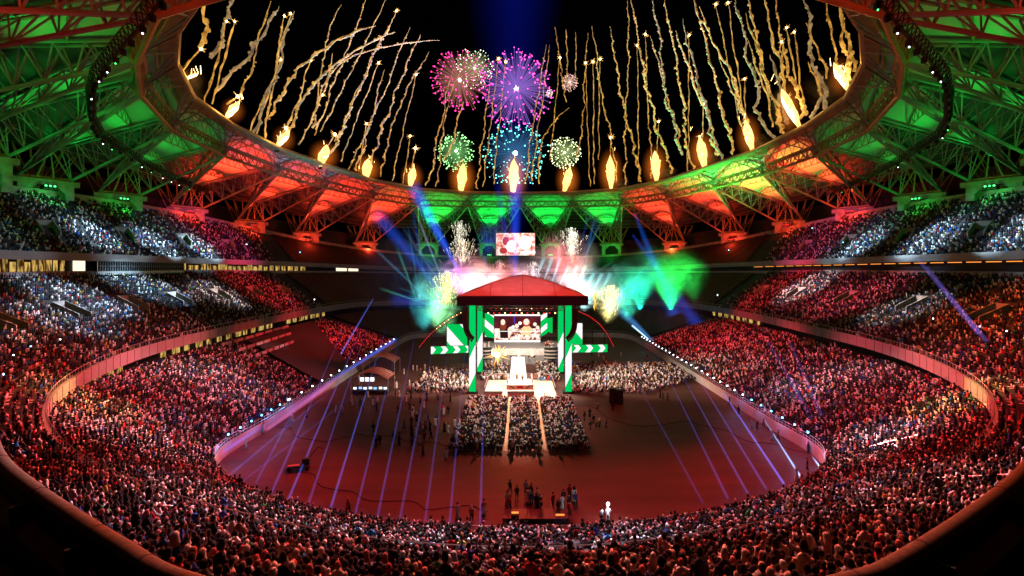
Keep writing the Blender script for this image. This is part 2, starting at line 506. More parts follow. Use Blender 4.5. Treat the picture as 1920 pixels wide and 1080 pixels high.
# lit rooms of the gallery below the fascia, each its own part
def panel(mb, n1, ka, kb, z0, z1, off, d=0.0):
    k2 = np.linspace(ka, kb, 5)
    ribbon(mb, k2, line3(n1, k2, z0, off), line3(n1, k2, z1, off))
for (ka, kb, cnt) in ((-8.3, -7.4, 6), (-6.9, -5.0, 12), (-4.7, -3.7, 7), (3.7, 4.9, 8)):
    for i in range(cnt):
        a = ka + (kb - ka) * i / cnt
        w = (kb - ka) / cnt * random.uniform(0.45, 0.85)
        m = MB(); panel(m, "P1", a, a + w, 9.1, 10.9, 1.9); m.build("window", G["window_lit"], middle)

upper = empty("upper_stand")
tag(upper, "highest ring of seating terraces under the roof trusses", "grandstand")
KU = np.linspace(-9, 9, 217)
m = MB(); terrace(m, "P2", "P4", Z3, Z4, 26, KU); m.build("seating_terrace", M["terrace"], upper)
m = MB()
ribbon(m, KU, line3("P2", KU, zc(Z3, KU) - 1.3, -0.9), line3("P2", KU, zc(Z3, KU) + 0.5, -0.9)); ribbon(m, KU, line3("P2", KU, zc(Z3, KU) + 0.5, -0.9), line3("P2", KU, zc(Z3, KU) + 0.45, -0.4)); ribbon(m, KU, line3("P2", KU, zc(Z3, KU) + 0.45, -0.4), line3("P2", KU, zc(Z3, KU) - 0.2, -0.4))
ribbon(m, KU, line3("P2", KU, zc(Z3, KU) - 1.3, -0.9), line3("P2", KU, zc(Z3, KU) - 1.3, 2.0))
m.build("fascia", M["fascia"], upper)
m = MB(); ribbon(m, KU, line3("P4", KU, zc(Z4, KU) - 0.5), line3("P4", KU, zc(Z4, KU) + 1.6)); ribbon(m, KU, line3("P4", KU, zc(Z4, KU) + 1.6), line3("P4", KU, zc(Z4, KU) + 1.6, 9.0)); m.build("back_wall", M["concrete"], upper)
m = MB(); ribbon(m, KU, line3("P4", KU, 0.0, 9.0), line3("P4", KU, zc(Z4, KU) + 9.6, 9.6)); m.build("outer_wall", M["darkwall"], upper)
# the suites between the middle and upper stands
suites = empty("suite_level")
tag(suites, "band of glazed suites between the middle and upper stands", "suites")
m = MB(); ribbon(m, KU, line3("P2", KU, zc(Z2, KU) - 1, 1.6), line3("P2", KU, zc(Z3, KU) - 0.2, 1.6)); m.build("rear_wall", M["darkwall"], suites)
m = MB(); ribbon(m, KU, line3("P2", KU, zc(Z2, KU) - 0.2, 0.0), line3("P2", KU, zc(Z2, KU) + 0.9, 0.0)); ribbon(m, KU, line3("P2", KU, zc(Z2, KU) + 0.9, 0.0), line3("P2", KU, zc(Z2, KU) + 0.9, 0.2)); m.build("ledge", M["fascia"], suites)
def gap(k2): return zc(Z2, k2) + 0.95, zc(Z3, k2) - 1.32
for (ka, kb, cnt, mt) in ((-7.35, -6.55, 14, "window_lit"), (-5.35, -3.4, 22, "window_lit"), (-6.5, -6.38, 1, "window_white"), (-2.95, -2.55, 2, "window_white")):
    for i in range(cnt):
        a = ka + (kb - ka) * i / cnt
        w = (kb - ka) / cnt * random.uniform(0.6, 0.95)
        k2 = np.linspace(a, a + w, 3); lo, hi = gap(k2)
        m = MB(); ribbon(m, k2, line3("P2", k2, lo, 1.3), line3("P2", k2, hi - random.choice((0, 0, 0.5)), 1.3)); m.build("window", G[mt], suites)
m = MB(); k2 = np.linspace(-6.35, -5.4, 40); lo, hi = gap(k2)
ribbon(m, k2, line3("P2", k2, lo - 1.0, -0.6), line3("P2", k2, lo - 0.1, -0.6))
for j, q in enumerate(line3("P2", k2, lo - 0.1, -0.6)):
    m.tube(q, (q[0], q[1], hi[j]), 0.05, 4)
m.path([tuple(q) for q in line3("P2", k2, (lo + hi) / 2, -0.6)], 0.04, 4)
m.build("glazing_frame", M["rail"], suites)
gm = bpy.data.materials.new("dark_glass"); gm.use_nodes = True
b = gm.node_tree.nodes["Principled BSDF"]; b.inputs["Base Color"].default_value = (0.02, 0.025, 0.03, 1); b.inputs["Roughness"].default_value = 0.08
m = MB(); ribbon(m, k2, line3("P2", k2, lo - 0.1, -0.5), line3("P2", k2, hi, -0.5)); m.build("glazing", gm, suites)
for i in range(26):
    a = 3.7 + i * 0.165
    k2 = np.linspace(a, a + 0.13, 3); lo, hi = gap(k2)
    m = MB(); ribbon(m, k2, line3("P2", k2, hi - 0.45, 0.9), line3("P2", k2, hi - 0.25, 0.9)); m.build("strip_lamp", G["led_orange"], suites)

# stair openings let into the terraces
def opening(parent, n1, n2, k0, t0, z0f, z1f, wall_mat, width=3.6):
    xa, ya = tier_xy(n1, n2, t0, np.array([k0])); xb, yb = tier_xy(n1, n2, t0 + 0.17, np.array([k0]))
    z = float(z0f + (z1f - z0f) * t0); z2 = float(z0f + (z1f - z0f) * (t0 + 0.17))
    A = Vector((xa[0], ya[0], z)); B = Vector((xb[0], yb[0], z2))
    o = (B - A); o.z = 0; o.normalize(); s = Vector((-o.y, o.x, 0))
    mb = MB()
    for sg in (-1, 1):
        p = A + s * (sg * width / 2); q = B + s * (sg * width / 2)
        lo1, lo2 = Vector((p.x, p.y, z - 0.2)), Vector((q.x, q.y, z - 0.2))
        hi1, hi2 = Vector((p.x, p.y, z + 1.1)), Vector((q.x, q.y, z2 + 1.1))
        d = s * (sg * 0.25)
        mb.add([lo1, lo2, hi2, hi1, lo1 + d, lo2 + d, hi2 + d, hi1 + d], [(0, 1, 2, 3), (7, 6, 5, 4), (3, 2, 6, 7), (0, 3, 7, 4), (1, 5, 6, 2)])
    bl = B - s * (width / 2); br = B + s * (width / 2)
    mb.add([Vector((bl.x, bl.y, z + 1.9)), Vector((br.x, br.y, z + 1.9)), Vector((br.x, br.y, z2 + 1.1)), Vector((bl.x, bl.y, z2 + 1.1))], [(0, 1, 2, 3)])
    mb.add([Vector((bl.x, bl.y, z2 + 1.1)), Vector((br.x, br.y, z2 + 1.1)), Vector((br.x, br.y, z2 + 1.1)) + o * 0.3, Vector((bl.x, bl.y, z2 + 1.1)) + o * 0.3], [(0, 1, 2, 3)])
    w = mb.build("stair_opening", wall_mat, parent)
    mb = MB(); q = A + (B - A) * 0.9
    mb.box((q.x, q.y, z + 0.95), (0.2, width - 0.4, 1.9), math.atan2(o.y, o.x))
    mb.build("doorway", M["dark"], w)
    return w
OPEN = []
for k0 in (-8.6, -7.9, -7.2, -6.55, -6.0, -5.4, -4.8, -4.2, 4.3, 5.0, 5.8, 6.6, 7.4, 8.2, 8.9):
    opening(middle, "P1", "P2", k0, 0.42, float(zc(Z2F, k0)), float(zc(Z2, k0)), M["concrete"]); OPEN.append(("P1", k0, 0.42))
for k0 in (-7.3, -6.6, -5.9, -5.2, -4.5, 4.4, 5.1, 5.8, 6.5, 7.2):
    opening(upper, "P2", "P4", k0, 0.3, float(zc(Z3, k0)), float(zc(Z4, k0)), M["concrete"], 3.0); OPEN.append(("P2", k0, 0.3))
# black covers over the unused far blocks
for (a, b2, za, zb, kq, nm) in (("P0", "P1", 1.8, Z1, 3.75, "lower"), ("P1", "P2", Z2F, Z2, 3.75, "middle"), ("P2", "P4", Z3, Z4, 3.6, "upper")):
    kc = np.linspace(-kq, kq, 91); rows = []
    for j in range(13):
        t = .01 + j / 12 * .97; x, y = tier_xy(a, b2, t, kc); z0 = zc(za, kc) if not np.isscalar(za) else za
        rows.append([tuple(p) for p in np.stack([x, y, z0 + (zc(zb, kc) - z0) * t + .45 + .1 * np.sin(kc * 37 + j)], 1)])
    q = MB(); q.grid(rows); tag(q.build("seat_cover", M["black"]), f"black cover over the empty far blocks of the {nm} stand behind the stage", "seat cover", "black covers over the far blocks")
# the parapet in front of the camera
pp = [(-44, 41), (-33, 31.5), (-27, 26), (-22, 21.7), (-18.05, 18.96), (-14.0, 16.4), (-11.53, 14.9), (-8.98, 13.47), (-4.6, 12.1), (0, 11.7), (4.4, 12.1), (8.4, 13.3), (10.3, 14.1), (15.2, 17.1), (19.9, 20.3), (26, 25), (33, 31), (44, 40)]
def smooth_pts(ps, n=6):
    out = []
    for i in range(len(ps) - 1):
        a, b2, c, d = ps[max(i - 1, 0)], ps[i], ps[i + 1], ps[min(i + 2, len(ps) - 1)]
        for j in range(n):
            t = j / n
            out.append(tuple(0.5 * (2 * b2[e] + (c[e] - a[e]) * t + (2 * a[e] - 5 * b2[e] + 4 * c[e] - d[e]) * t * t + (3 * b2[e] - a[e] - 3 * c[e] + d[e]) * t ** 3) for e in range(2)))
    out.append(ps[-1]); return out
pp = smooth_pts(pp)
par = empty("parapet")
tag(par, "curved parapet with a thick tan coping in the dark foreground", "parapet")
m = MB()
rings = []
for i, p in enumerate(pp):
    a, b2 = Vector(pp[max(i - 1, 0)]), Vector(pp[min(i + 1, len(pp) - 1)])
    d = (b2 - a).normalized(); nrm = Vector((d.y, -d.x))        # towards the camera
    ring = []
    for kx in range(14):
        an = 2 * math.pi * kx / 14
        ring.append((p[0] + nrm.x * 0.26 * math.cos(an), p[1] + nrm.y * 0.26 * math.cos(an), 20.8 + 0.2 * math.sin(an)))
    rings.append(ring)
m.loft(rings); m.build("coping", M["parapet"], par, smooth=True)
m = MB(); rows = [[], [], [], [], []]
for i, p in enumerate(pp):
    a, b2 = Vector(pp[max(i - 1, 0)]), Vector(pp[min(i + 1, len(pp) - 1)])
    d = (b2 - a).normalized(); nr = Vector((d.y, -d.x))
    for j, (o, z) in enumerate(((0.1, 20.75), (0.25, 20.2), (0.9, 20.0), (1.0, 19.0), (7.0, 18.6))):
        rows[j].append((p[0] + nr.x * o, p[1] + nr.y * o, z))
m.grid(rows); m.build("wall", M["parapet_dark"], par)

m = MB()
for i in range(4, len(pp) - 4, 7):
    p = Vector(pp[i] + (0,)); q = Vector(pp[i + 1] + (0,)); d = (q - p).normalized(); nr = Vector((d.y, -d.x, 0))
    mj = MB(); mj.path([p + nr * (.268 * math.cos(a)) + Vector((0, 0, 20.8 + .208 * math.sin(a))) for a in np.linspace(-.6, math.pi + .3, 10)], .012, 4)
    mj.build("joint", M["parapet_dark"], par)
    mj = MB(); c = p + nr * .45; mj.box((c.x, c.y, 20.35), (.12, .7, .5), math.atan2(nr.y, nr.x) - math.pi / 2); mj.build("bracket", M["parapet_dark"], par)

# ------------------------------------------------------------------ roof
feet = []   # left side, from the far end: photo offset, distance, pier top and base rows
for off, Y, ty, by in ((58, 312, 455, 485), (172, 305, 455, 485), (290, 290, 453, 478), (400, 255, 435, 457), (505, 222, 413, 432), (625, 190, 388, 408), (750, 160, 362, 387), (890, 135, 333, 366)):
    feet.append((-off / F * Y, Y, HC + (CY - ty) / F * Y, HC + (CY - by) / F * Y))
feet += [(-113, 106, 53, 46), (-93, 74, 54, 46), (-60, 46, 55, 46), (-20, 28, 55, 46)]
hubs = [(0, 272), (-27.5, 271), (-53, 266), (-69, 240), (-78.5, 207), (-84, 177), (-85, 147), (-81.5, 120), (-70.5, 95), (-60, 80), (-46, 65), (-23, 55), (0, 52)]
rims = [(0, 268), (-27, 264.5), (-49.5, 254), (-65, 228), (-73, 195), (-78, 168), (-78, 140), (-74, 116), (-64.7, 96), (-55.7, 83), (-43, 70), (-22, 60), (0, 57)]
ZH, ZR = 63.0, 67.0
COLS = ["g", "g", "r", "r", "r", "r", "g", "g", "g", "g", "r", "r"]
roof = empty("stadium_roof")
tag(roof, "ring roof of steel trusses and green and red lit membranes", "roof")
def lattice(mb, A0, B0, A1, B1, n, rc, rw, wide=0.0, side=None):
    """Warren truss between a lower chord A0-B0 and an upper chord A1-B1 (doubled when wide > 0)"""
    lo = [A0 + (B0 - A0) * (i / n) for i in range(n + 1)]
    up = [A1 + (B1 - A1) * (i / n) for i in range(n + 1)]
    mb.tube(A0, B0, rc, 6)
    offs = (-wide, wide) if wide else (0,)
    for o in offs:
        d = side * o if side is not None else Vector((0, 0, 0))
        mb.tube(A1 + d, B1 + d, rc * 0.75, 6)
        for i in range(n):
            mid = (up[i] + up[i + 1]) / 2 + d
            mb.tube(lo[i], mid, rw, 4, cap=False); mb.tube(mid, lo[i + 1], rw, 4, cap=False)
    if wide:
        for i in range(n):
            mid = (up[i] + up[i + 1]) / 2
            mb.tube(mid - side * wide, mid + side * wide, rw * 0.8, 4, cap=False)
def V3(p, z): return Vector((p[0], p[1], z))
FOOTLIGHTS = []
for sgn in (-1, 1):
    fl = [Vector((f[0] if sgn < 0 else -f[0], f[1], f[2])) for f in feet]
    hb = [Vector((h[0] if sgn < 0 else -h[0], h[1], ZH)) for h in hubs]
    rm = [Vector((r[0] if sgn < 0 else -r[0], r[1], ZR)) for r in rims]
    for i in range(12):
        Fp = fl[i]; base = feet[i][3]
        Ha, Hb, Ra, Rb = hb[i], hb[i + 1], rm[i], rm[i + 1]
        midH = (Ha + Hb) / 2
        inw = Vector((midH.x - Fp.x, midH.y - Fp.y, 0)).normalized(); s = Vector((-inw.y, inw.x, 0))
        if s.dot(Hb - Ha) < 0: s = -s
        rise = 8.5 if i < 3 else 7.5
        T = Fp + Vector((0, 0, rise)) + inw * 3.0
        hw = 5.5
        for (H, sg) in ((Ha, -1), (Hb, 1)):
            mb = MB()
            A0 = Fp + s * (hw * sg)
            d = (H - A0); d.z = 0; d.normalize(); sd = Vector((-d.y, d.x, 0))
            lattice(mb, A0, H - Vector((0, 0, 2.2)), T + s * (1.2 * sg), H + Vector((0, 0, 1.0)), 7, 0.38, 0.15, 0.8, sd)
            # fan of struts from the hub to the rim
            Rr = Ra if sg < 0 else Rb
            for q in (0.0, 0.25, 0.5):
                tgt = Ra + (Rb - Ra) * (q if sg < 0 else 1 - q)
                mb.tube(H - Vector((0, 0, 1)), tgt - Vector((0, 0, 0.6)), 0.17, 4)
            mb.build("truss", M["steel"], roof)
        # tie between the pier tops, back fan down to the outer wall
        mb = MB()
        mb.tube(Fp - s * hw, Fp + s * hw, 0.4, 6)
        for q in (-1, -0.33, 0.33, 1):
            mb.tube(Fp + s * (hw * q), T, 0.22, 4)
        bk0 = Fp - inw * 7 - Vector((0, 0, 5))
        for q in (-1, -0.6, -0.2, 0.2, 0.6, 1):
            tp = Fp - inw * 4 + s * (q * 9) + Vector((0, 0, 9))
            mb.tube(bk0 + s * (q * 2.0), tp, 0.2, 4); mb.tube(bk0 - s * (q * 2.0), tp, 0.16, 4)
            mb.tube(tp, T, 0.16, 4)
        mb.build("back_stay", M["bronze"], roof)
        # pier: two legs with haunches and a cross beam
        mb = MB(); an = math.atan2(s.y, s.x); zt = Fp.z - 0.5
        H2 = zt - base
        mb.box((Fp.x, Fp.y, zt - 0.7), (hw * 2 + 3, 2.2, 1.4), an)
        for sg in (-1, 1):
            c = Fp + s * ((hw - 0.6) * sg)
            mb.box((c.x, c.y, (base - 1 + zt - 1.4) / 2), (1.8, 1.9, zt - 1.4 - base + 1), an)
            c2 = Fp + s * ((hw - 2.2) * sg)
            p0 = c2 + s * (0.7 * sg); p1 = c2 - s * (1.6 * sg)
            zt2 = zt - 1.4
            wv = inw * 0.9
            mb.add([V3(p0 - wv, zt2), V3(p1 - wv, zt2), V3(p0 - wv, zt2 - min(2.4, H2 * 0.5)), V3(p0 + wv, zt2), V3(p1 + wv, zt2), V3(p0 + wv, zt2 - min(2.4, H2 * 0.5))], [(0, 1, 2), (5, 4, 3), (1, 4, 5, 2), (0, 3, 4, 1), (2, 5, 3, 0)])
        mb.build("pier", M["concrete"], roof)
        # lit membrane: barrel vault from the pier's apex to the rim
        rows = []; NU, NV = 12, 14
        for v in range(NV + 1):
            t = v / NV
            if t < 0.72:
                q = t / 0.72
                L = T + (Ha + Vector((0, 0, 1.3)) - T) * q; Rr = T + (Hb + Vector((0, 0, 1.3)) - T) * q
            else:
                q = (t - 0.72) / 0.28
                L = Ha + Vector((0, 0, 1.3)) + (Ra - Ha - Vector((0, 0, 1.3))) * q; Rr = Hb + Vector((0, 0, 1.3)) + (Rb - Hb - Vector((0, 0, 1.3))) * q
            w = (Rr - L).length
            rise2 = 0.16 * w * (1.0 if t < 0.72 else 1.0 - 0.75 * (t - 0.72) / 0.28)
            rows.append([L + (Rr - L) * (u / NU) + Vector((0, 0, rise2 * math.sin(math.pi * u / NU) + 0.25)) for u in range(NU + 1)])
        mb = MB(); mb.grid(rows); mb.build("membrane", M["fabric"], roof, smooth=True)
        mb = MB()
        for v in (4, 7, 10, 12):
            mb.path([p - Vector((0, 0, 0.35)) for p in rows[v]], 0.2, 4)
            mb.path([rows[v][0] - Vector((0, 0, 0.5)), rows[v][-1] - Vector((0, 0, 0.5))], 0.15, 4)
            for u in range(1, NU, 2):
                bq = rows[v][0] + (rows[v][-1] - rows[v][0]) * (u / NU) - Vector((0, 0, 0.5))
                mb.tube(bq, rows[v][u - 1] - Vector((0, 0, 0.35)), 0.09, 4, cap=False); mb.tube(bq, rows[v][u + 1] - Vector((0, 0, 0.35)), 0.09, 4, cap=False)
        mb.build("vault_ribs", M["bronze"], roof)
        # dark membrane filling to the next bay
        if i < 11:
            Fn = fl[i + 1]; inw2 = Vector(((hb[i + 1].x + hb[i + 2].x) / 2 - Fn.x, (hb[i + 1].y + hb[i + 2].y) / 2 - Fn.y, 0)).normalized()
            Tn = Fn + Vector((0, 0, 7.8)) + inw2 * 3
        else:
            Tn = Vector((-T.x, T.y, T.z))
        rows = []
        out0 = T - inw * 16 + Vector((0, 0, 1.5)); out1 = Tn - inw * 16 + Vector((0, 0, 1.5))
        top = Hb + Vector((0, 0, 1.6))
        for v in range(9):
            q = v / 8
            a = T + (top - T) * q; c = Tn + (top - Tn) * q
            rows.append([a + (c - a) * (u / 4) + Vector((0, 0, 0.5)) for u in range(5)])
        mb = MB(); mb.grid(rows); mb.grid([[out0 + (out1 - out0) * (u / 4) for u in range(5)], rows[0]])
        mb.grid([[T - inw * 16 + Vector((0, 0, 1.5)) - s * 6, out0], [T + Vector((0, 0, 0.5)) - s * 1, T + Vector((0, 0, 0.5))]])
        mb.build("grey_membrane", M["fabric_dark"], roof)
        mb = MB()
        for v in range(0, 8):
            mb.path([p - Vector((0, 0, 0.3)) for p in rows[v]], 0.12, 4)
        mb.build("purlins", M["steel"], roof)
        FOOTLIGHTS.append((i, sgn, Fp, T, inw, s, base, midH, (Ra + Rb) / 2))
    if sgn < 0: leftH, leftR = hb, rm
    else: rightH, rightR = hb, rm
ringH = leftH + rightH[-2:0:-1]
ringR = leftR + rightR[-2:0:-1]
N = len(ringR)
mb = MB()
C0 = Vector((0, 160, 0))
def outw(p, d):
    o = Vector((p.x, p.y - 160, 0)).normalized(); return p + o * d
mb.path([p + Vector((0, 0, 0.3)) for p in ringR], 0.75, 8, closed=True)
for i in range(N):
    a, b2 = ringR[i], ringR[(i + 1) % N]
    ao, bo = outw(a, 2.2), outw(b2, 2.2)
    mb.add([a + Vector((0, 0, 1.2)), b2 + Vector((0, 0, 1.2)), bo + Vector((0, 0, 1.0)), ao + Vector((0, 0, 1.0)), a - Vector((0, 0, 0.5)), b2 - Vector((0, 0, 0.5)), bo - Vector((0, 0, 0.7)), ao - Vector((0, 0, 0.7))],
           [(0, 1, 2, 3), (7, 6, 5, 4), (0, 4, 5, 1), (3, 2, 6, 7)])
mb.build("rim_beam", M["bronze"], roof)
mb = MB()
for i in range(N):
    a, b2 = ringH[i], ringH[(i + 1) % N]
    lattice(mb, a - Vector((0, 0, 2.2)), b2 - Vector((0, 0, 2.2)), a + Vector((0, 0, 0.6)), b2 + Vector((0, 0, 0.6)), 7, 0.45, 0.16, 0.9, outw(a, 1) - a)
    mb.ball(a - Vector((0, 0, 1.5)), 1.0, 8, 5)
mb.build("ring_truss", M["bronze"], roof)

# lights at the piers: coloured flood lamps washing the membranes
flood = empty("floodlight")
mbh = MB()
for q in (-0.9, 0, 0.9): mbh.box((q, 0, 0.45), (0.7, 0.5, 0.5))
mbh.box((0, 0, 0.1), (2.8, 0.5, 0.2))
mbh.build("housing", M["dark"], flood)
for cc, gname in (("g", "lamp_green"), ("r", "lamp_red")):
    pass
POWER = []
first = True
for (i, sgn, Fp, T, inw, s, base, midH, midR) in FOOTLIGHTS:
    c = COLS[i]
    o = flood if first else flood.copy()
    if not first:
        col.objects.link(o); h = flood.children[0].copy(); h.parent = o; col.objects.link(h)
    first = False
    o.location = (Fp.x + inw.x * 3.2, Fp.y + inw.y * 3.2, base + 1.6 - 0.3)
    o.rotation_euler = (0, 0, math.atan2(s.y, s.x))
    side = "left" if sgn < 0 else "right"
    nm = {"g": "green", "r": "red"}[c]
    order = ["first", "second", "third", "fourth", "fifth", "sixth", "seventh", "eighth", "ninth", "tenth", "eleventh", "twelfth"][i]
    tag(o, f"row of {nm} flood lamps at the {order} roof pier {side} of the far video screen", "floodlight", "floodlights at the foot of the roof piers")
    lm = MB()
    for q in (-0.9, 0, 0.9):
        lm = MB(); lm.ball((q, 0, 0.86), 0.26, 6, 4); lm.build("lens", G["lamp_green" if c == "g" else "lamp_red"], o)
    if i < 11:
        cc = GREEN if c == "g" else RED
        d = (midH - Fp).length
        src = T + inw * 3.5 + Vector((0, 0, -4.5))
        pw = (26000 if c == 'g' else 42000) * (d / 45) ** 2 * (0.13 if i > 5 else 1.0)
        spot("membrane_flood", src, midH + Vector((0, 0, 4)), cc, pw * .7, 88, 0.9, 0.6)
        spot("membrane_flood", T + inw * (d * .45) + Vector((0, 0, -8)), T + inw * (d * .62) + Vector((0, 0, 6)), cc, pw * .8, 110, 0.9, 0.6)
        point("pier_flood", Fp + inw * 6 + Vector((0, 0, -4)), cc, (1800 if c == 'g' else 4500) * (.5 if i > 5 else 1), 0.5)


# ------------------------------------------------------------------ crowd in the stands
WHITES = [(0.72, 0.70, 0.68), (0.62, 0.62, 0.66), (0.75, 0.72, 0.66)]
DARKS = [(0.015, 0.015, 0.018), (0.03, 0.03, 0.045), (0.05, 0.04, 0.04)]
BRIGHTS = [(0.45, 0.03, 0.03), (0.03, 0.07, 0.35), (0.02, 0.18, 0.42), (0.3, 0.3, 0.32), (0.5, 0.28, 0.05), (0.05, 0.25, 0.08), (0.35, 0.18, 0.14), (0.55, 0.5, 0.1), (0.28, 0.4, 0.5)]
CNAME = {0: "white", 1: "pale grey", 2: "cream", 3: "black", 4: "dark navy", 5: "dark brown", 6: "red", 7: "blue", 8: "sky blue", 9: "grey", 10: "orange", 11: "green", 12: "dusty pink", 13: "yellow", 14: "light blue"}
CLOTH = np.array(WHITES + DARKS + BRIGHTS)
CP = np.array([0.15, 0.09, 0.05, 0.42, 0.24, 0.18, 0.06, 0.05, 0.03, 0.06, 0.02, 0.02, 0.05, 0.01, 0.03]); CP = CP / CP.sum()
HEADS = np.array([(0.012, 0.01, 0.01), (0.02, 0.014, 0.01), (0.68, 0.66, 0.64), (0.42, 0.14, 0.13), (0.012, 0.012, 0.014)])
HP = np.array([0.46, 0.20, 0.10, 0.14, 0.10])
HNAME = ["black hair", "brown hair", "white headscarf", "red headscarf", "black headscarf"]

par_a = np.array([math.atan2(p[0], p[1]) for p in pp]); par_r = np.array([math.hypot(*p) for p in pp])
o_ = np.argsort(par_a); par_a, par_r = par_a[o_], par_r[o_]

def seat_rows(a, b, za, zb, rows, k0, k1, pitch, occ, fn=None, aisle=0.36):
    out = []
    kf = np.linspace(k0, k1, 4000)
    for j in range(rows):
        t = (j + 0.62) / rows
        x, y = tier_xy(a, b, t, kf)
        L = np.concatenate([[0], np.cumsum(np.hypot(np.diff(x), np.diff(y)))])
        s = np.arange(0.3, L[-1], pitch) + rng.uniform(-0.08, 0.08, int(np.ceil((L[-1] - 0.3) / pitch)))
        kk2 = np.interp(s, L, kf)
        xs, ys = np.interp(s, L, x), np.interp(s, L, y)
        z0 = zc(za, kk2) if not np.isscalar(za) else za
        zs = z0 + (zc(zb, kk2) - z0) * j / rows
        x2, y2 = tier_xy(a, b, max(0, t - 0.3), kk2)
        ang = np.arctan2(y2 - ys, x2 - xs)
        keep = rng.random(len(s)) < occ
        fr = np.abs((kk2 / aisle) % 1 - 0.5) * aisle
        gap_k = 0.6 / np.maximum(1, np.abs(np.gradient(L, kf))[np.clip(np.searchsorted(kf, kk2), 0, 3999)])
        keep &= fr > gap_k
        for (nn, ko, to) in OPEN:
            if nn == a:
                d = np.abs(kk2 - ko) * np.abs(np.gradient(L, kf))[np.clip(np.searchsorted(kf, kk2), 0, 3999)]
                if to - 0.02 < t < to + 0.25: keep &= d > 2.8
        if fn is not None: keep &= fn(kk2, t, xs, ys)
        out.append(np.stack([xs, ys, zs, ang, np.full(len(s), 0.0)], 1)[keep])
    return np.concatenate(out)

def poly_in(px, x, y):
    px = np.array(px); n = len(px); r = np.zeros(x.shape, bool); j = n - 1
    for i in range(n):
        c = ((px[i, 1] > y) != (px[j, 1] > y)) & (x < (px[j, 0] - px[i, 0]) * (y - px[i, 1]) / (px[j, 1] - px[i, 1] + 1e-12) + px[i, 0])
        r ^= c; j = i
    return r
TARP = [(-45, 116), (-45, 138), (-63, 165), (-79, 196), (-79, 140), (-62, 128)]
def low_ok(kk2, t, x, y):
    return ~poly_in(TARP, x, y) & (np.abs(kk2) > 4.0 - 0.0 * t)
def up_ok(kk2, t, x, y):
    f = np.where(np.abs(kk2) < 4.2, 0.7, 1.0)
    f = np.where((kk2 < 0) & (np.abs(kk2) > 6.9) , 0.92, f)
    return (rng.random(x.shape) < f) & (np.abs(kk2) > 3.85)
S1 = seat_rows("P0", "P1", 1.8, Z1, 36, -12, 12, 0.62, 0.86, low_ok, 0.5)
S2 = seat_rows("P1", "P2", Z2F, Z2, 30, -12, 12, 0.62, 0.88, lambda k2, t, x, y: np.abs(k2) > 3.95, 0.40)
S3 = seat_rows("P2", "P4", Z3, Z4, 26, -8.8, 8.8, 0.66, 0.84, up_ok, 0.36)
SE = np.concatenate([S1, S2, S3])
ratio = SE[:, 0] / np.maximum(SE[:, 1], 1)
d = np.hypot(SE[:, 0], SE[:, 1]); a_ = np.arctan2(SE[:, 0], SE[:, 1])
rp_ = np.interp(a_, par_a, par_r)
zp = HC + (SE[:, 2] + 0.75 - HC) * rp_ / np.maximum(d, 1e-3)
vis = (np.abs(ratio) < 1.35) & (SE[:, 1] > 8) & (d > rp_ + 1.0) & ((zp > 20.7) | (d > 60))
SE, d, ratio = SE[vis], d[vis], ratio[vis]
ci = rng.choice(len(CLOTH), len(SE), p=CP); hi = rng.choice(len(HEADS), len(SE), p=HP)
pyy = CY - F * (SE[:, 2] + 0.6 - HC) / SE[:, 1]; pxx = CX + F * ratio
inview = (pyy < 1078) & (pxx > 5) & (pxx < 1915)
order_ = np.argsort(np.where(inview, d, 1e9))
near_idx = order_[:125]
NEAR = [(SE[i].copy(), int(ci[i]), int(hi[i])) for i in near_idx]
mask = np.ones(len(SE), bool); mask[near_idx] = False
SE, ci, hi, d = SE[mask], ci[mask], hi[mask], d[mask]

def ring(w, dp, z, n, y0=0.0):
    return [(w * math.cos(2 * math.pi * i / n), y0 + dp * math.sin(2 * math.pi * i / n), z) for i in range(n)]
def template(lod):
    """a seated figure facing +Y: 0 = clothing, 1 = head covering, 2 = skin"""
    mb = MB(); part = []
    def mark(v): part.extend([v] * (len(mb.v) - len(part)))
    if lod == 0:
        mb.loft([ring(0.19, 0.14, 0.38, 7, -0.05), ring(0.2, 0.14, 0.62, 7), ring(0.235, 0.13, 0.86, 7, 0.02), ring(0.17, 0.1, 0.97, 7, 0.02), ring(0.07, 0.07, 1.02, 7, 0.03)]); mark(0)
        for sg in (-1, 1):
            mb.tube((sg * 0.1, -0.05, 0.45), (sg * 0.12, 0.42, 0.47), 0.09, 5, 0.075); mark(0)
            mb.tube((sg * 0.12, 0.42, 0.47), (sg * 0.12, 0.4, 0.05), 0.07, 4, 0.05); mark(0)
            mb.tube((sg * 0.23, 0.02, 0.9), (sg * 0.27, 0.1, 0.62), 0.06, 5, 0.05); mark(0)
            mb.tube((sg * 0.27, 0.1, 0.62), (sg * 0.14, 0.34, 0.56), 0.045, 4, 0.035); mark(2)
        mb.ball((0, 0.05, 1.13), 0.1, 7, 5, (0.9, 1.05, 1.25)); mark(2)
        mb.loft([ring(0.1, 0.11, 1.1, 7, 0.0), ring(0.108, 0.115, 1.18, 7, 0.025), ring(0.06, 0.07, 1.27, 7, 0.04)]); mark(1)
    else:
        mb.loft([ring(0.19, 0.13, 0.38, 4, -0.03), ring(0.25, 0.15, 0.84, 4, 0.02), ring(0.09, 0.08, 0.99, 4, 0.02)]); mark(0)
        mb.add([(-0.17, 0, 0.55), (0.17, 0, 0.55), (0.15, 0.45, 0.52), (-0.15, 0.45, 0.52)], [(0, 1, 2, 3)]); mark(0)
        mb.ball((0, 0.03, 1.12), 0.125, 4, 3, (0.9, 1, 1.1)); mark(1)
    return np.array([tuple(v) for v in mb.v]), mb.f, np.array(part)

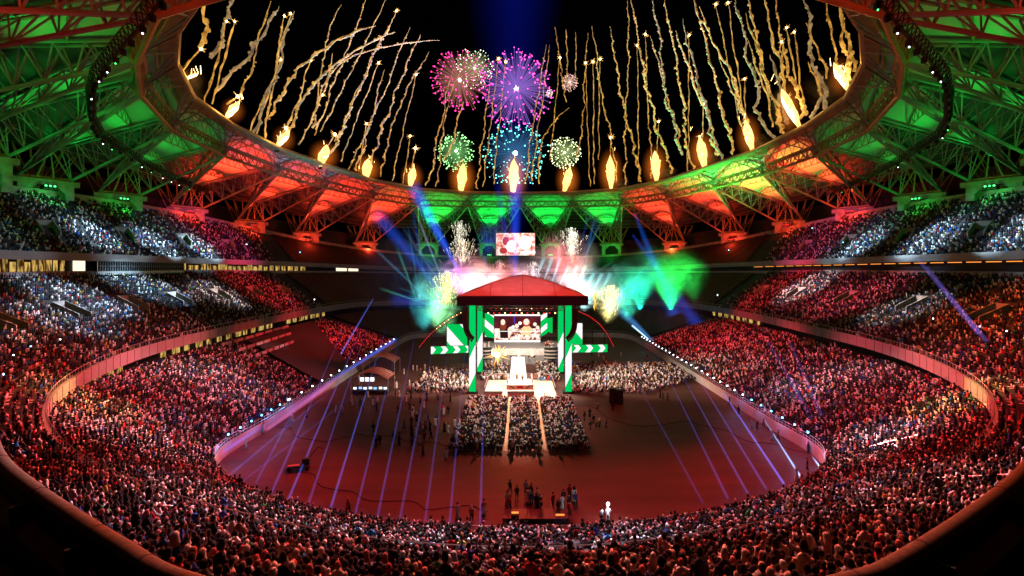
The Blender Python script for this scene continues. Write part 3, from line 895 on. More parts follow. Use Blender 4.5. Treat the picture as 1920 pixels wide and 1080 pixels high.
SKINC = np.array((0.30, 0.17, 0.11))
def crowd_mesh(name, batches):
    V, Fc, Fs, T = [], [], [], []
    base = 0
    for (tv, tf, tp), se, c, h in batches:
        n, mv = len(se), len(tv)
        if n == 0: continue
        sc_ = rng.uniform(0.92, 1.08, (n, 1)); lean = rng.uniform(-0.06, 0.14, (n, 1))
        st = np.where(rng.random((n, 1)) < 0.06, 1.45, 1.0)      # a few stand up
        an = se[:, 3:4] - math.pi / 2 + rng.normal(0, 0.25, (n, 1))
        X = tv[None, :, 0] * sc_; Y = tv[None, :, 1] * sc_ + lean * np.maximum(0, tv[None, :, 2] - 0.4); Z = tv[None, :, 2] * sc_ * st
        ca, sa = np.cos(an), np.sin(an)
        P = np.stack([X * ca - Y * sa + se[:, 0:1], X * sa + Y * ca + se[:, 1:2], Z + se[:, 2:3]], 2).reshape(-1, 3)
        cc = CLOTH[c] * rng.uniform(0.75, 1.15, (n, 1)); hh = HEADS[h] * rng.uniform(0.8, 1.15, (n, 1)); sk = np.broadcast_to(SKINC, (n, 3)) * rng.uniform(0.5, 1.4, (n, 1))
        tint = np.where((tp == 0)[None, :, None], cc[:, None, :], np.where((tp == 1)[None, :, None], hh[:, None, :], sk[:, None, :])).reshape(-1, 3)
        V.append(P); T.append(tint)
        flat = np.concatenate([np.array(f) for f in tf]); sizes = np.array([len(f) for f in tf])
        Fc.append((flat[None, :] + (np.arange(n) * mv)[:, None] + base).reshape(-1)); Fs.append(np.tile(sizes, n))
        base += n * mv
    V = np.concatenate(V); T = np.concatenate(T); Fc = np.concatenate(Fc).astype(np.int32); Fs = np.concatenate(Fs).astype(np.int32)
    me = bpy.data.meshes.new(name)
    me.vertices.add(len(V)); me.vertices.foreach_set("co", V.astype(np.float32).ravel())
    me.loops.add(len(Fc)); me.loops.foreach_set("vertex_index", Fc)
    me.polygons.add(len(Fs)); me.polygons.foreach_set("loop_start", np.concatenate([[0], np.cumsum(Fs)[:-1]]).astype(np.int32))
    try: me.polygons.foreach_set("loop_total", Fs)
    except Exception: pass
    ca = me.color_attributes.new("tint", 'FLOAT_COLOR', 'POINT')
    ca.data.foreach_set("color", np.concatenate([T, np.ones((len(T), 1))], 1).astype(np.float32).ravel())
    me.materials.append(attr_mat(name))
    me.update(calc_edges=True); me.validate()
    o = bpy.data.objects.new(name, me); col.objects.link(o); return o
TA, TB = template(0), template(1)
nr = d < 75
crowd = crowd_mesh("crowd", [(TA, SE[nr], ci[nr], hi[nr]), (TB, SE[~nr], ci[~nr], hi[~nr])])
tag(crowd, "dense seated crowd filling all three rings of the stands", "crowd", kind="stuff")

q = MB(); rows = []
def low_z(t, k0): return 1.8 + (float(zc(Z1, k0)) - 1.8) * t
TQ = [(-45.6, 117, 2.6), (-45.6, 137, 2.6), (-74, 184, 9.2), (-76, 141, 9.2)]
for v in range(15):
    t = v / 14; a = Vector(TQ[0]) + (Vector(TQ[3]) - Vector(TQ[0])) * t; b2 = Vector(TQ[1]) + (Vector(TQ[2]) - Vector(TQ[1])) * t
    rows.append([a + (b2 - a) * (u / 10) + Vector((0, 0, .25 * random.random())) for u in range(11)])
q.grid(rows); tag(q.build("black_tarp", M["black"], smooth=True), "black tarp over the empty block of seats in the left stand", "tarp")
for j in range(3):
    a = Vector((-74.5 + j * 5, 128 - j * 1.5, 9.1 - j * 1.1)); b2 = Vector((-75.5 + j * 5.2, 168 - j * 10, 9.2 - j * 1.1))
    o = empty("box_wall", tuple(a)); tag(o, f"{['highest', 'middle', 'lowest'][j]} of three pale walls fronting the guest boxes in the left stand", "wall", "pale walls of the guest boxes")
    d = b2 - a; n_ = 7
    for i in range(n_):
        q = MB(); p0 = d * (i / n_); p1 = d * ((i + .82) / n_); q.add([p0, p1, p1 + Vector((0, 0, .75)), p0 + Vector((0, 0, .75)), p0 - Vector((.3, 0, 0)), p1 - Vector((.3, 0, 0)), p1 + Vector((-.3, 0, .75)), p0 + Vector((-.3, 0, .75))], [(0, 1, 2, 3), (7, 6, 5, 4), (3, 2, 6, 7), (0, 3, 7, 4), (1, 5, 6, 2)]); q.build("panel", M["fascia"], o)
# seated guests on the floor round the ring
def block(x0, x1, y0, y1, dx, dy, facing, keep=0.93, z=0.0, lanes=()):
    out = []
    y = y0
    while y < y1:
        x = x0 + random.uniform(0, 0.2)
        while x < x1:
            if random.random() < keep and not any(a < x < b2 for a, b2 in lanes):
                ang = math.atan2(facing[1] - y, facing[0] - x)
                out.append((x + random.uniform(-.1, .1), y + random.uniform(-.1, .1), z, ang, 0))
            x += dx
        y += dy
    return out
FL = block(-11.0, 11.2, 80.5, 111, 0.62, 0.98, (0, 150), 0.94, 0, ((-2.75, -2.0), (3.4, 4.2)))
FL += block(12.8, 46, 117, 150, 0.85, 1.1, (0, 125), 0.84) + block(-25, -12.6, 117, 143, 0.85, 1.1, (0, 125), 0.84)
FL += block(4.8, 10.2, 130, 158, 0.75, 1.0, (0, 122), 0.9) + block(-10.0, -3.4, 131, 158, 0.75, 1.0, (0, 122), 0.9)
FL = [f for f in FL if not (f[0] > 12 and (f[1] - 117) < (f[0] - 30) * 0.9) and not (abs(f[0]) > 9.6 and abs(f[0]) < 12.6 and (116 < f[1] < 120 or 138 < f[1] < 142))]
FL = np.array(FL)
cpf = CP.copy(); cpf[:3] *= 1.7; cpf /= cpf.sum()
cf = rng.choice(len(CLOTH), len(FL), p=cpf); hf = rng.choice(len(HEADS), len(FL), p=[0.2, 0.1, 0.36, 0.24, 0.1])
frontm = FL[:, 1] < 100
cf[frontm & (rng.random(len(FL)) < 0.22)] = 3
fa = crowd_mesh("floor_audience", [(TA, FL, cf, hf)])
tag(fa, "audience on chairs packed in blocks around the ring", "audience", kind="stuff")
m = MB()
for f in FL:
    ca, sa = math.cos(f[3]), math.sin(f[3])
    m.box((f[0] - ca * 0.05, f[1] - sa * 0.05, 0.40), (0.42, 0.42, 0.04), f[3]); m.box((f[0] - ca * 0.27, f[1] - sa * 0.27, 0.66), (0.03, 0.42, 0.45), f[3])
tag(m.build("chairs", M["black"]), "black folding chairs under the floor audience", "chairs", kind="stuff")
m = MB()
m.box((-2.4, 96, 0.02), (.7, 31, 0.03)); m.box((3.8, 96, 0.02), (.8, 31, 0.03))
tag(m.build("aisle_path", M["wood"]), kind="structure")

# ------------------------------------------------------------------ single people
def skin_body(name, verts, edges, radii, sub=1):
    me = bpy.data.meshes.new(name); me.from_pydata(verts, edges, [])
    o = bpy.data.objects.new(name, me); col.objects.link(o)
    md = o.modifiers.new("skin", 'SKIN'); md.use_smooth_shade = True
    for i, r in enumerate(radii):
        me.skin_vertices[0].data[i].radius = (r, r) if not isinstance(r, tuple) else r
    me.skin_vertices[0].data[0].use_root = True
    s2 = o.modifiers.new("sub", 'SUBSURF'); s2.levels = sub; s2.render_levels = sub
    dg = bpy.context.evaluated_depsgraph_get(); dg.update()
    out = bpy.data.meshes.new_from_object(o.evaluated_get(dg))
    out.name = name
    bpy.data.objects.remove(o); 
    return out
def body_mesh(pose):
    """pelvis, spine, neck, head, arms with hands and fingers, legs with feet: one continuous skin"""
    if pose == "seated":
        v = [(0, 0, .48), (0, .0, .66), (0, .03, .86), (0, .04, 1.0), (0, .06, 1.1), (0, .08, 1.24)]
        arm = lambda s, up: [(s * .19, .02, .93), (s * .25, .08, .70), (s * .14, .30, .60), (s * .1, .39, .58)]
        leg = lambda s: [(s * .1, .02, .46), (s * .12, .44, .48), (s * .12, .42, .1), (s * .13, .56, .04)]
    else:
        v = [(0, 0, .95), (0, 0, 1.12), (0, .01, 1.3), (0, .01, 1.45), (0, .02, 1.54), (0, .04, 1.68)]
        if pose == "cheering":
            arm = lambda s, up: [(s * .19, .01, 1.4), (s * .34, .06, 1.55), (s * .30, .1, 1.82), (s * .29, .12, 1.93)]
        else:
            arm = lambda s, up: [(s * .19, .0, 1.4), (s * .25, -.02, 1.12), (s * .24, .08, .88), (s * .235, .1, .79)]
        st = .1 if pose != "walking" else .22
        leg = lambda s: [(s * .1, 0, .9), (s * .11, .03 + s * st * .5, .5), (s * .11, s * st, .09), (s * .12, .14 + s * st, .04)]
    rad = [.13, .12, .14, .06, .055, .1]
    e = [(0, 1), (1, 2), (2, 3), (3, 4), (4, 5)]
    for s in (-1, 1):
        a = arm(s, 0); b0 = len(v)
        v += a; rad += [.06, .045, .033, .03]
        e += [(2, b0), (b0, b0 + 1), (b0 + 1, b0 + 2), (b0 + 2, b0 + 3)]
        hd = (Vector(a[3]) - Vector(a[2])).normalized()
        sd = hd.cross(Vector((0, 0, 1))); sd = sd.normalized() if sd.length > 1e-3 else Vector((1, 0, 0))
        for q in (-1.5, -.5, .5, 1.5):
            b1 = len(v); p = Vector(a[3]) + sd * (q * .02) + hd * (.085 - abs(q) * .01) + Vector((0, 0, -.015))
            v.append(tuple(p)); rad.append(.011); e.append((b0 + 3, b1))
        b1 = len(v); v.append(tuple(Vector(a[3]) + sd * .05 + hd * .03)); rad.append(.012); e.append((b0 + 3, b1))
        l = leg(s); b2 = len(v); v += l; rad += [.1, .07, .045, .04]
        e += [(0, b2), (b2, b2 + 1), (b2 + 1, b2 + 2), (b2 + 2, b2 + 3)]
    me = skin_body("body_" + pose, v, e, rad)
    me.materials.append(M["skin"])
    return me
def cloth_mesh2(pose, kind):
    """shirt, trousers or ankle-long robe hung on the same skeleton"""
    m = MB(); n = 10
    if pose == "seated":
        if kind == "top":
            m.loft([ring(.19, .15, .42, n, -.02), ring(.175, .145, .62, n, .0), ring(.2, .15, .8, n, .02), ring(.2, .125, .93, n, .03), ring(.1, .09, 1.0, n, .04)])
            for s in (-1, 1):
                m.path([(s * .17, .02, .95), (s * .22, .03, .88), (s * .26, .08, .70), (s * .17, .25, .62)], [.06, .075, .065, .055], 7)
        else:
            for s in (-1, 1):
                m.path([(s * .09, -.03, .47), (s * .11, .2, .49), (s * .12, .45, .5), (s * .12, .46, .42), (s * .12, .43, .1)], [.11, .11, .095, .085, .07], 7)
    else:
        if kind == "top":
            m.loft([ring(.19, .14, .86, n), ring(.17, .13, 1.08, n), ring(.2, .14, 1.28, n), ring(.2, .12, 1.42, n, .01), ring(.09, .08, 1.5, n, .02)])
        elif kind == "robe":
            m.loft([ring(.27, .23, .07, n, .03), ring(.24, .2, .4, n, .02), ring(.21, .16, .86, n), ring(.18, .135, 1.1, n), ring(.21, .14, 1.3, n), ring(.2, .12, 1.43, n, .01), ring(.085, .08, 1.52, n, .02)])
        else:
            st = .1 if pose != "walking" else .22
            for s in (-1, 1):
                m.path([(s * .09, 0, .94), (s * .1, .02, .8), (s * .11, .03 + s * st * .5, .5), (s * .11, s * st, .1)], [.115, .115, .085, .075], 7)
        if kind != "bottom":
            for s in (-1, 1):
                if pose == "cheering": m.path([(s * .16, .0, 1.42), (s * .24, .03, 1.46), (s * .34, .06, 1.57), (s * .315, .09, 1.74)], [.065, .07, .06, .05], 7)
                else: m.path([(s * .17, .0, 1.43), (s * .23, -.01, 1.36), (s * .26, -.02, 1.12), (s * .247, .06, .92)], [.06, .075, .062, .055], 7)
    me = m.mesh(kind + "_" + pose, clothm, True)
    return me
def head_mesh(pose, kind):
    y, z = (.08, 1.24) if pose == "seated" else (.04, 1.68)
    m = MB(); n = 10
    if kind == "hair":
        m.loft([ring(.1, .1, z - .05, n, y - .035), ring(.112, .118, z + .02, n, y - .02), ring(.105, .112, z + .07, n, y - .01), ring(.06, .07, z + .125, n, y)])
    else:
        m.loft([ring(.2, .15, z - .26, n, y - .06), ring(.155, .125, z - .12, n, y - .055), ring(.125, .125, z + .0, n, y - .03), ring(.118, .125, z + .07, n, y - .01), ring(.06, .07, z + .135, n, y)])
    return m.mesh(kind + "_" + pose, hairm, True)
def face_mesh(pose):
    y, z = (.08, 1.24) if pose == "seated" else (.04, 1.68)
    m = MB()
    m.tube((0, y + .085, z + .01), (0, y + .125, z - .03), .012, 5, .02)
    for s in (-1, 1): m.ball((s * .1, y, z - .01), .028, 5, 4, (.4, 1, 1.3))
    return m
PROTO = {}
def proto(pose, dress, head):
    key = (pose, dress, head)
    if key not in PROTO:
        if ("b", pose) not in PROTO: PROTO[("b", pose)] = body_mesh(pose)
        parts = [("shirt", "top"), ("trousers", "bottom")] if dress == "shirt" else ([("robe", "robe")] if pose != "seated" else [("robe", "top"), ("robe_skirt", "bottom")])
        lst = []
        for nm, kd in parts:
            kk2 = ("c", pose, kd)
            if kk2 not in PROTO: PROTO[kk2] = cloth_mesh2(pose, kd)
            lst.append((nm, PROTO[kk2]))
        hk = ("h", pose, head)
        if hk not in PROTO: PROTO[hk] = head_mesh(pose, head)
        lst.append(("hair" if head == "hair" else "headscarf", PROTO[hk]))
        PROTO[key] = lst
    return PROTO[("b", pose)], PROTO[key]
def person(loc, ang, pose, dress, head, c_top, c_bot, c_head, label, cat, group, sc_=1.0):
    bme, lst = proto(pose, dress, head)
    o = bpy.data.objects.new("person", bme); col.objects.link(o)
    o.location = loc; o.rotation_euler = (0, 0, ang - math.pi / 2); o.scale = (sc_,) * 3
    for nm, me in lst:
        c = bpy.data.objects.new(nm, me); col.objects.link(c); c.parent = o
        if nm in ("hair", "headscarf"): c.color = tuple(c_head) + (1,)
        elif nm in ("trousers",): c.color = tuple(c_bot) + (1,)
        else: c.color = tuple(c_top) + (1,)
    tag(o, label, cat, group)
    return o
def zone(x, y):
    px = CX + F * x / y
    zs = ["at the coping's far left", "on the left by the coping", "left over the coping", "near, left of centre", "near, below the stage", "near, right of centre", "right over the coping", "on the right by the coping", "at the coping's far right"]
    return zs[int(np.clip((px - 0) / 1920 * 9, 0, 8))]
seen = {}
for (s_, c_, h_) in NEAR:
    dress = "robe" if c_ < 3 and random.random() < 0.75 else "shirt"
    head = "hair" if h_ < 2 else "scarf"
    r_ = random.random()
    pose = "seated" if r_ < 0.9 else ("cheering" if r_ < 0.94 else "standing")
    act = {"seated": "seated", "cheering": "cheering", "standing": "standing"}[pose]
    lab = f"{act} spectator in {CNAME[c_]} {dress} with {HNAME[h_]} {zone(s_[0], s_[1])}"
    person((s_[0], s_[1], s_[2]), s_[3] + random.gauss(0, .2), pose, dress, head, CLOTH[c_], (0.03, 0.03, 0.05), HEADS[h_], lab, "spectator", "spectators in the nearest rows", random.uniform(.95, 1.06))

def floor_person(px, py, pose, c_, h_, where, ang=None, dress=None):
    p = floor_at(px, py)
    dress = dress or ("robe" if c_ < 3 or c_ == 3 and random.random() < .4 else "shirt")
    head = "hair" if h_ < 2 else "scarf"
    if ang is None: ang = math.atan2(125 - p.y, 0 - p.x) + random.gauss(0, .5)
    act = {"standing": "standing", "walking": "walking", "cheering": "cheering"}[pose]
    lab = f"{act} person in {CNAME[c_]} {dress}, {HNAME[h_]}, {where}"
    if len(lab.split()) > 16: lab = f"{act} person in {CNAME[c_]}, {where}"
    lab = " ".join(lab.split()[:16])
    person(tuple(p), ang, pose, dress, head, CLOTH[c_], (0.02, 0.02, 0.03), HEADS[h_], lab, "person", "people on the field floor", random.uniform(.95, 1.08))
def scatter(n, x0, x1, y0, y1, where, pw=0.5):
    for _ in range(n):
        px, py = random.uniform(x0, x1), random.uniform(y0, y1)
        c_ = random.choice((0, 1, 2)) if random.random() < pw else random.choice((3, 3, 4, 5, 6, 9, 7))
        h_ = int(rng.choice(5, p=HP))
        floor_person(px, py, random.choice(("standing", "standing", "walking")), c_, h_, where)
for (px, py, pose, c_, h_, wh) in (
    (462, 842, "walking", 0, 2, "alone below the left lamp wall"), (494, 812, "walking", 0, 3, "just below the blue lit left wall"),
    (548, 792, "standing", 0, 2, "by the left lamp wall"), (575, 785, "standing", 3, 0, "by the left lamp wall in the shade"),
    (630, 775, "walking", 0, 2, "near the fence on the left floor"), (700, 812, "standing", 3, 0, "on the left floor between two blue beams"),
    (712, 836, "standing", 3, 0, "in a dark knot on the left floor"), (705, 840, "standing", 4, 0, "in a dark knot on the left floor beside a cart"),
    (737, 830, "standing", 3, 1, "left of a crouching photographer"), (748, 835, "walking", 3, 0, "right of the dark knot on the left floor"),
    (772, 838, "walking", 5, 0, "in front of the seated block, left"), (793, 853, "standing", 3, 0, "alone with arms bent left of the seated block"),
    (837, 860, "walking", 2, 3, "at the front left corner of the seated block"), (855, 855, "standing", 3, 1, "at the front left corner of the seated block"),
    (895, 852, "walking", 10, 3, "at the front edge of the seated block"), (960, 850, "standing", 12, 3, "at the mouth of the left aisle"),
    (1010, 855, "walking", 10, 3, "at the mouth of the right aisle"), (1045, 848, "standing", 10, 3, "at the front edge of the seated block, right"),
    (1062, 846, "standing", 12, 2, "at the front right corner of the seated block"), (1080, 842, "walking", 12, 3, "at the front right corner of the seated block, outermost"),
    (1096, 790, "standing", 3, 4, "right of the seated block, tallest"), (1106, 782, "standing", 3, 0, "right of the seated block behind a tall figure"),
    (1113, 795, "standing", 3, 0, "right of the seated block in a pair"), (1107, 806, "walking", 5, 0, "right of the seated block, nearest of a loose line"),
    (1118, 802, "standing", 10, 3, "right of the seated block, in the middle of a loose line"), (1124, 802, "standing", 12, 2, "right of the seated block with a long shadow"),
    (1137, 803, "walking", 5, 0, "right of the seated block, at the end of a loose line"), (1149, 771, "standing", 3, 4, "in front of the two black towers"),
    (1120, 768, "walking", 9, 0, "left of the two black towers"), (1147, 752, "standing", 12, 2, "between the two black towers"),
    (1212, 740, "standing", 10, 2, "at the edge of the right audience"), (1238, 745, "walking", 3, 0, "right of the right audience, first of three"), (1243, 750, "walking", 3, 0, "right of the right audience, second of three"), (1252, 752, "walking", 4, 0, "right of the right audience, third of three"),
    (1278, 707, "standing", 3, 4, "alone near the right lamp wall, far"), (1302, 702, "walking", 0, 2, "at the foot of the right lamp wall, far"), (1337, 730, "standing", 0, 2, "at the foot of the right lamp wall"),
    (1368, 760, "standing", 3, 4, "alone near the right lamp wall"), (1385, 778, "standing", 3, 0, "in the pale light pool on the right floor"),
    (1410, 802, "standing", 0, 3, "in the group at the right corner"), (1420, 806, "standing", 5, 3, "in the group at the right corner, darker"), (1432, 800, "walking", 12, 2, "in the group at the right corner, behind"), (1448, 825, "standing", 1, 2, "in the group at the right corner, in front"), (1459, 825, "walking", 12, 2, "in the group at the right corner, in pink light"), (1466, 815, "standing", 2, 3, "in the group at the right corner, by the blue tarp"),
    (1514, 848, "walking", 0, 2, "alone beside the blue tarp in the right corner"), (1514, 882, "standing", 3, 0, "in the blue light in the right corner"),
    (1494, 902, "cheering", 0, 2, "at the right corner rail"), (1503, 914, "standing", 2, 3, "at the right corner rail in front"),
    (653, 965, "walking", 12, 3, "at the near left rail"), (858, 972, "walking", 1, 0, "left of the camera platform at the near rail"), (884, 978, "standing", 12, 2, "at the near rail crouched by a beam"), (907, 965, "standing", 1, 0, "just left of the camera platform"), (1140, 978, "standing", 1, 2, "beside the bright white lamp at the near rail"), (1128, 982, "standing", 9, 0, "left of the bright white lamp at the near rail")):
    floor_person(px, py, pose, c_, h_, wh)
scatter(14, 945, 1085, 940, 975, "around the camera platform at the near rail", .35)
scatter(8, 940, 1080, 925, 955, "behind the camera platform at the near rail", .1)
scatter(40, 745, 862, 735, 835, "in the loose standing crowd left of the seated block", .4)
scatter(16, 640, 800, 735, 780, "in front of the broadcast booth", .4)
scatter(14, 730, 800, 690, 735, "between the booth and the left audience", .7)
scatter(10, 1110, 1230, 665, 690, "behind the right audience", .5)

# ------------------------------------------------------------------ things on the floor
m = empty("camera_cart", tuple(floor_at(560, 880)), 0.3); tag(m, "dark equipment cart with a tan board on the left floor under blue beams", "cart")
q = MB(); q.box((0, 0, .55), (3.2, 1.8, .12)); q.box((0.9, 0.3, 1.0), (1.0, .8, .8)); q.build("platform", M["dark"], m)
q = MB(); q.box((-0.6, -0.4, .75), (1.6, .6, .1)); q.build("board", M["wood"], m)
for (a, b2) in ((-1.2, -.8), (1.2, -.8), (-1.2, .8), (1.2, .8)):
    q = MB(); q.tube((a, b2 - .08, .25), (a, b2 + .08, .25), .25, 10); q.build("wheel", M["black"], m)
q = MB(); q.tube((1.0, 0, 1.0), (2.4, 1.6, 2.4), .07, 6); q.tube((2.4, 1.6, 2.4), (3.2, 1.2, 2.2), .05, 6); q.build("boom_arm", M["dark"], m)
for (px, py, lab, h2) in ((1149, 755, "left of two black equipment towers on the right floor", 3.0), (1161, 757, "right of two black equipment towers on the right floor", 2.9)):
    t = empty("equipment_tower", tuple(floor_at(px, py))); tag(t, lab, "tower", "black towers on the right floor")
    q = MB(); q.box((0, 0, h2 / 2), (1.45, 1.3, h2)); q.build("cover", M["black"], t)
    q = MB(); q.box((0, 0, h2 + .06), (1.55, 1.4, .1)); q.build("lid", M["dark"], t)
# camera platform at the near rail
pl = empty("camera_platform", tuple(floor_at(1005, 972))); tag(pl, "low camera platform with blue skirts and two lit consoles at the near rail", "platform")
q = MB(); q.box((0, 0, .5), (7.4, 2.4, .12)); q.build("deck", M["dark"], pl)
q = MB(); q.box((-2.4, -1.0, .7), (.9, .6, .5)); q.build("console", M["black"], pl)
q = MB(); q.box((-2.4, -1.0, 1.15), (.8, .05, .22)); q.build("screen", G["led_orange"], pl)
q = MB(); q.box((2.7, -1.0, .9), (1.0, .05, .2)); q.build("screen", G["led_orange"], pl)
q = MB(); q.box((2.7, -1.25, .3), (1.3, .1, .6)); q.build("skirt", M["blue_cloth"], pl)
q = MB(); q.box((-2.3, -1.25, .3), (.9, .1, .6)); q.build("skirt", mat("white_cloth", (.6, .6, .62)), pl)
for xx in (-1.0, 0.6):
    q = MB(); q.box((xx, .2, 1.7), (.35, .7, .4)); q.tube((xx, .2, 1.5), (xx, .2, .6), .05, 6); q.build("video_camera", M["black"], pl)
# blue tarp in the right corner
q = MB(); p = floor_at(1500, 825)
rows = [[(p.x + u * 0.5, p.y + v * 0.6, 0.25 + 0.35 * math.sin(u * 1.1 + v) * math.sin(v * 1.7 + u * .5) + (0.4 if 1 < v < 4 else 0)) for u in range(12)] for v in range(7)]
q.grid(rows); tag(q.build("blue_tarp", M["blue_cloth"], smooth=True), "crumpled blue tarp on the floor in the right corner", "tarp")
for j, pts in enumerate(([(520, 800), (600, 830), (680, 812), (790, 830), (870, 835)], [(1100, 760), (1180, 800), (1300, 790), (1420, 830), (1540, 850)], [(560, 885), (650, 925), (800, 950), (940, 955)])):
    P = [floor_at(a, b2, .05) for a, b2 in pts]; L_ = []
    for i in range(len(P) - 1):
        for k_ in range(8):
            p = P[i] + (P[i + 1] - P[i]) * (k_ / 8); L_.append(p + Vector((.5 * math.sin(i * 8 + k_ * 1.1), .7 * math.sin(k_ * .9 + i * 2.1), 0)))
    q = MB(); q.path(L_, .035, 5); tag(q.build("cable", M["black"]), ["black cable snaking over the left floor towards the seated block", "black cable snaking over the right floor towards the corner", "black cable from the dark cart to the camera platform"][j], "cable", "cables on the field floor")
# broadcast booths on the left
def booth(px, py, lit, lab):
    o = empty("broadcast_booth", tuple(floor_at(px, py)), 0.0); tag(o, lab, "booth", "broadcast booths on the left floor")
    W, D = 8.4, 6.0
    q = MB()
    for v in range(13):
        pass
    rows = [[(-W / 2 + W * u / 14, -D / 2 + D * v / 4, 3.6 + 1.5 * math.sin(math.pi * u / 14)) for u in range(15)] for v in range(5)]
    q.grid(rows); q.build("awning", M["awning"], o, smooth=True)
    for v in range(5):
        q = MB(); q.path([(a[0], a[1], a[2] + .06) for a in rows[v]], .07, 5); q.build("hoop", M["rail"], o)
    for (a, b2) in ((-1, -1), (1, -1), (-1, 1), (1, 1)):
        q = MB(); q.tube((a * W / 2, b2 * D / 2, 0), (a * W / 2, b2 * D / 2, 3.6), .07, 6); q.build("post", M["rail"], o)
    q = MB(); q.box((0, -1.2, .45), (W - .6, 2.6, .9)); q.build("desk", M["black"], o)
    if lit:
        for j in range(7):
            q = MB(); q.box((-3.6 + j * 1.15, -2.0 + (j % 2) * .3, 1.35), (.85, .06, .6)); s2 = q.build("monitor", M["black"], o)
            q = MB(); q.box((-3.6 + j * 1.15, -2.04 + (j % 2) * .3, 1.35), (.75, .02, .5)); q.build("picture", G["led_white"] if j % 3 != 1 else glow("monitor_blue", (.25, .5, 1), 1.6), s2)
        for j in range(3):
            q = MB(); q.box((-3.2 + j * 1.2, 1.9, 2.5), (.9, .05, .9)); q.build("light_panel", glow("panel_glow", (.8, .9, 1), 2.2, True), o)
booth(700, 735, True, "nearer left broadcast booth under a hooped awning with bright monitors")
booth(716, 700, False, "farther left broadcast booth under a hooped awning, unlit")

# ------------------------------------------------------------------ the show: ring, ramp, canopy, screens
ringo = empty("boxing_ring", (0, 123.5, 0)); tag(ringo, "square white ring with ropes and posts under the canopy", "ring")
q = MB(); q.box((0, 0, 1.15), (6.4, 6.4, .12)); q.build("canvas", M["canvas"], ringo)
q = MB(); q.box((0, 0, .545), (6.2, 6.2, 1.09)); q.build("apron", M["white"], ringo)
q = MB()
for (a, b2, g2) in ((0, 0, 1),): q.add([(-.9, -3.13, .35), (.9, -3.13, .35), (.55, -3.13, .95), (-.55, -3.13, .95)], [(0, 1, 2, 3)])
q.build("apron_emblem", mat("emblem_red", (.5, .06, .03)), ringo)
for sg in (-1, 1):
    q = MB(); q.add([(sg * 1.1, -3.13, .3), (sg * 1.6, -3.13, .3), (sg * 2.6, -3.13, 1.0), (sg * 2.1, -3.13, 1.0)], [(0, 1, 2, 3)]); q.build("apron_stripe", mat("emblem_green", (.02, .3, .06)), ringo)
for (a, b2) in ((-1, -1), (1, -1), (-1, 1), (1, 1)):
    q = MB(); q.tube((a * 3.0, b2 * 3.0, 1.2), (a * 3.0, b2 * 3.0, 2.7), .07, 8); q.build("corner_post", M["steel"], ringo)
    q = MB(); q.box((a * 2.9, b2 * 2.9, 2.0), (.25, .25, 1.0), R(45)); q.build("turnbuckle_pad", M["white"], ringo)
for zz in (1.75, 2.15, 2.55):
    q = MB(); q.path([(-3, -3, zz), (3, -3, zz), (3, 3, zz), (-3, 3, zz)], .025, 5, closed=True); q.build("rope", M["white"], ringo)
for (px_, py_, c_, wh) in ((-.8, 1.6, 10, "in the ring, left of two by the ropes"), (.6, 1.3, 2, "in the ring, right of two by the ropes")):
    person((px_, 123.5 + py_, 1.21), -1.5, "standing", "shirt", "hair", CLOTH[c_], (.02, .02, .02), HEADS[0], f"person in {CNAME[c_]} shirt standing {wh}", "person", "people on the field floor")
mt = MB(); mt.box((0, 121, .03), (16.5, 20, .04)); tag(mt.build("ring_mat", mat("beige_mat", (.5, .44, .34))), "beige floor mat laid around the white ring", "mat")
for sg, sn in ((-1, "left"), (1, "right")):
    o = empty("crowd_barricade", (sg * 6.6, 129, 0)); tag(o, f"curved dark barricade around the {sn} rear corner of the ring", "barricade", "barricades around the ring")
    pts = [(sg * -3.0, 4.0), (sg * -1.0, 4.0), (sg * .4, 3.4), (sg * 1.2, 2.2), (sg * 1.5, 0), (sg * 1.5, -6), (sg * 1.5, -11)]
    q = MB(); q.grid([[(a, b2, 0) for a, b2 in pts], [(a, b2, 1.15) for a, b2 in pts], [(a + sg * .15, b2 + .12, 1.15) for a, b2 in pts], [(a + sg * .15, b2 + .12, 0) for a, b2 in pts]]); q.build("panel", M["awning"], o)
    q = MB(); q.path([(a + sg * .07, b2 + .06, 1.2) for a, b2 in pts], .07, 6); q.build("cap", M["rail"], o)
for (x_, w_, lab) in ((-6.0, 4.2, "long black announce desk left of the ring front"), (0.2, 6.0, "long black announce desk straight before the ring"),):
    o = empty("announce_desk", (x_, 114.4, 0)); tag(o, lab, "desk", "announce desks before the ring")
    q = MB(); q.box((0, 0, .5), (w_, .9, 1.0)); q.build("front", M["awning"], o)
    q = MB(); q.box((0, 0, 1.03), (w_ + .1, 1.1, .07)); q.build("top", M["black"], o)
ro = empty("entrance_ramp", (0, 0, 0)); tag(ro, "glowing white ramp leading from the stage down to the ring", "ramp")
q = MB(); q.add([(-2.6, 131, 1.15), (1.7, 131, 1.15), (1.3, 150, 2.6), (-2.4, 150, 2.6), (-2.6, 131, 0), (1.7, 131, 0), (1.3, 150, 0), (-2.4, 150, 0)], [(0, 4, 5, 1), (1, 5, 6, 2), (2, 6, 7, 3), (3, 7, 4, 0)]); q.build("side_panel", M["white"], ro)
q = MB(); q.add([(-2.55, 131.02, 1.17), (1.65, 131.02, 1.17), (1.25, 150, 2.62), (-2.35, 150, 2.62)], [(0, 1, 2, 3)]); q.build("floor_screen", G["led_white"], ro)

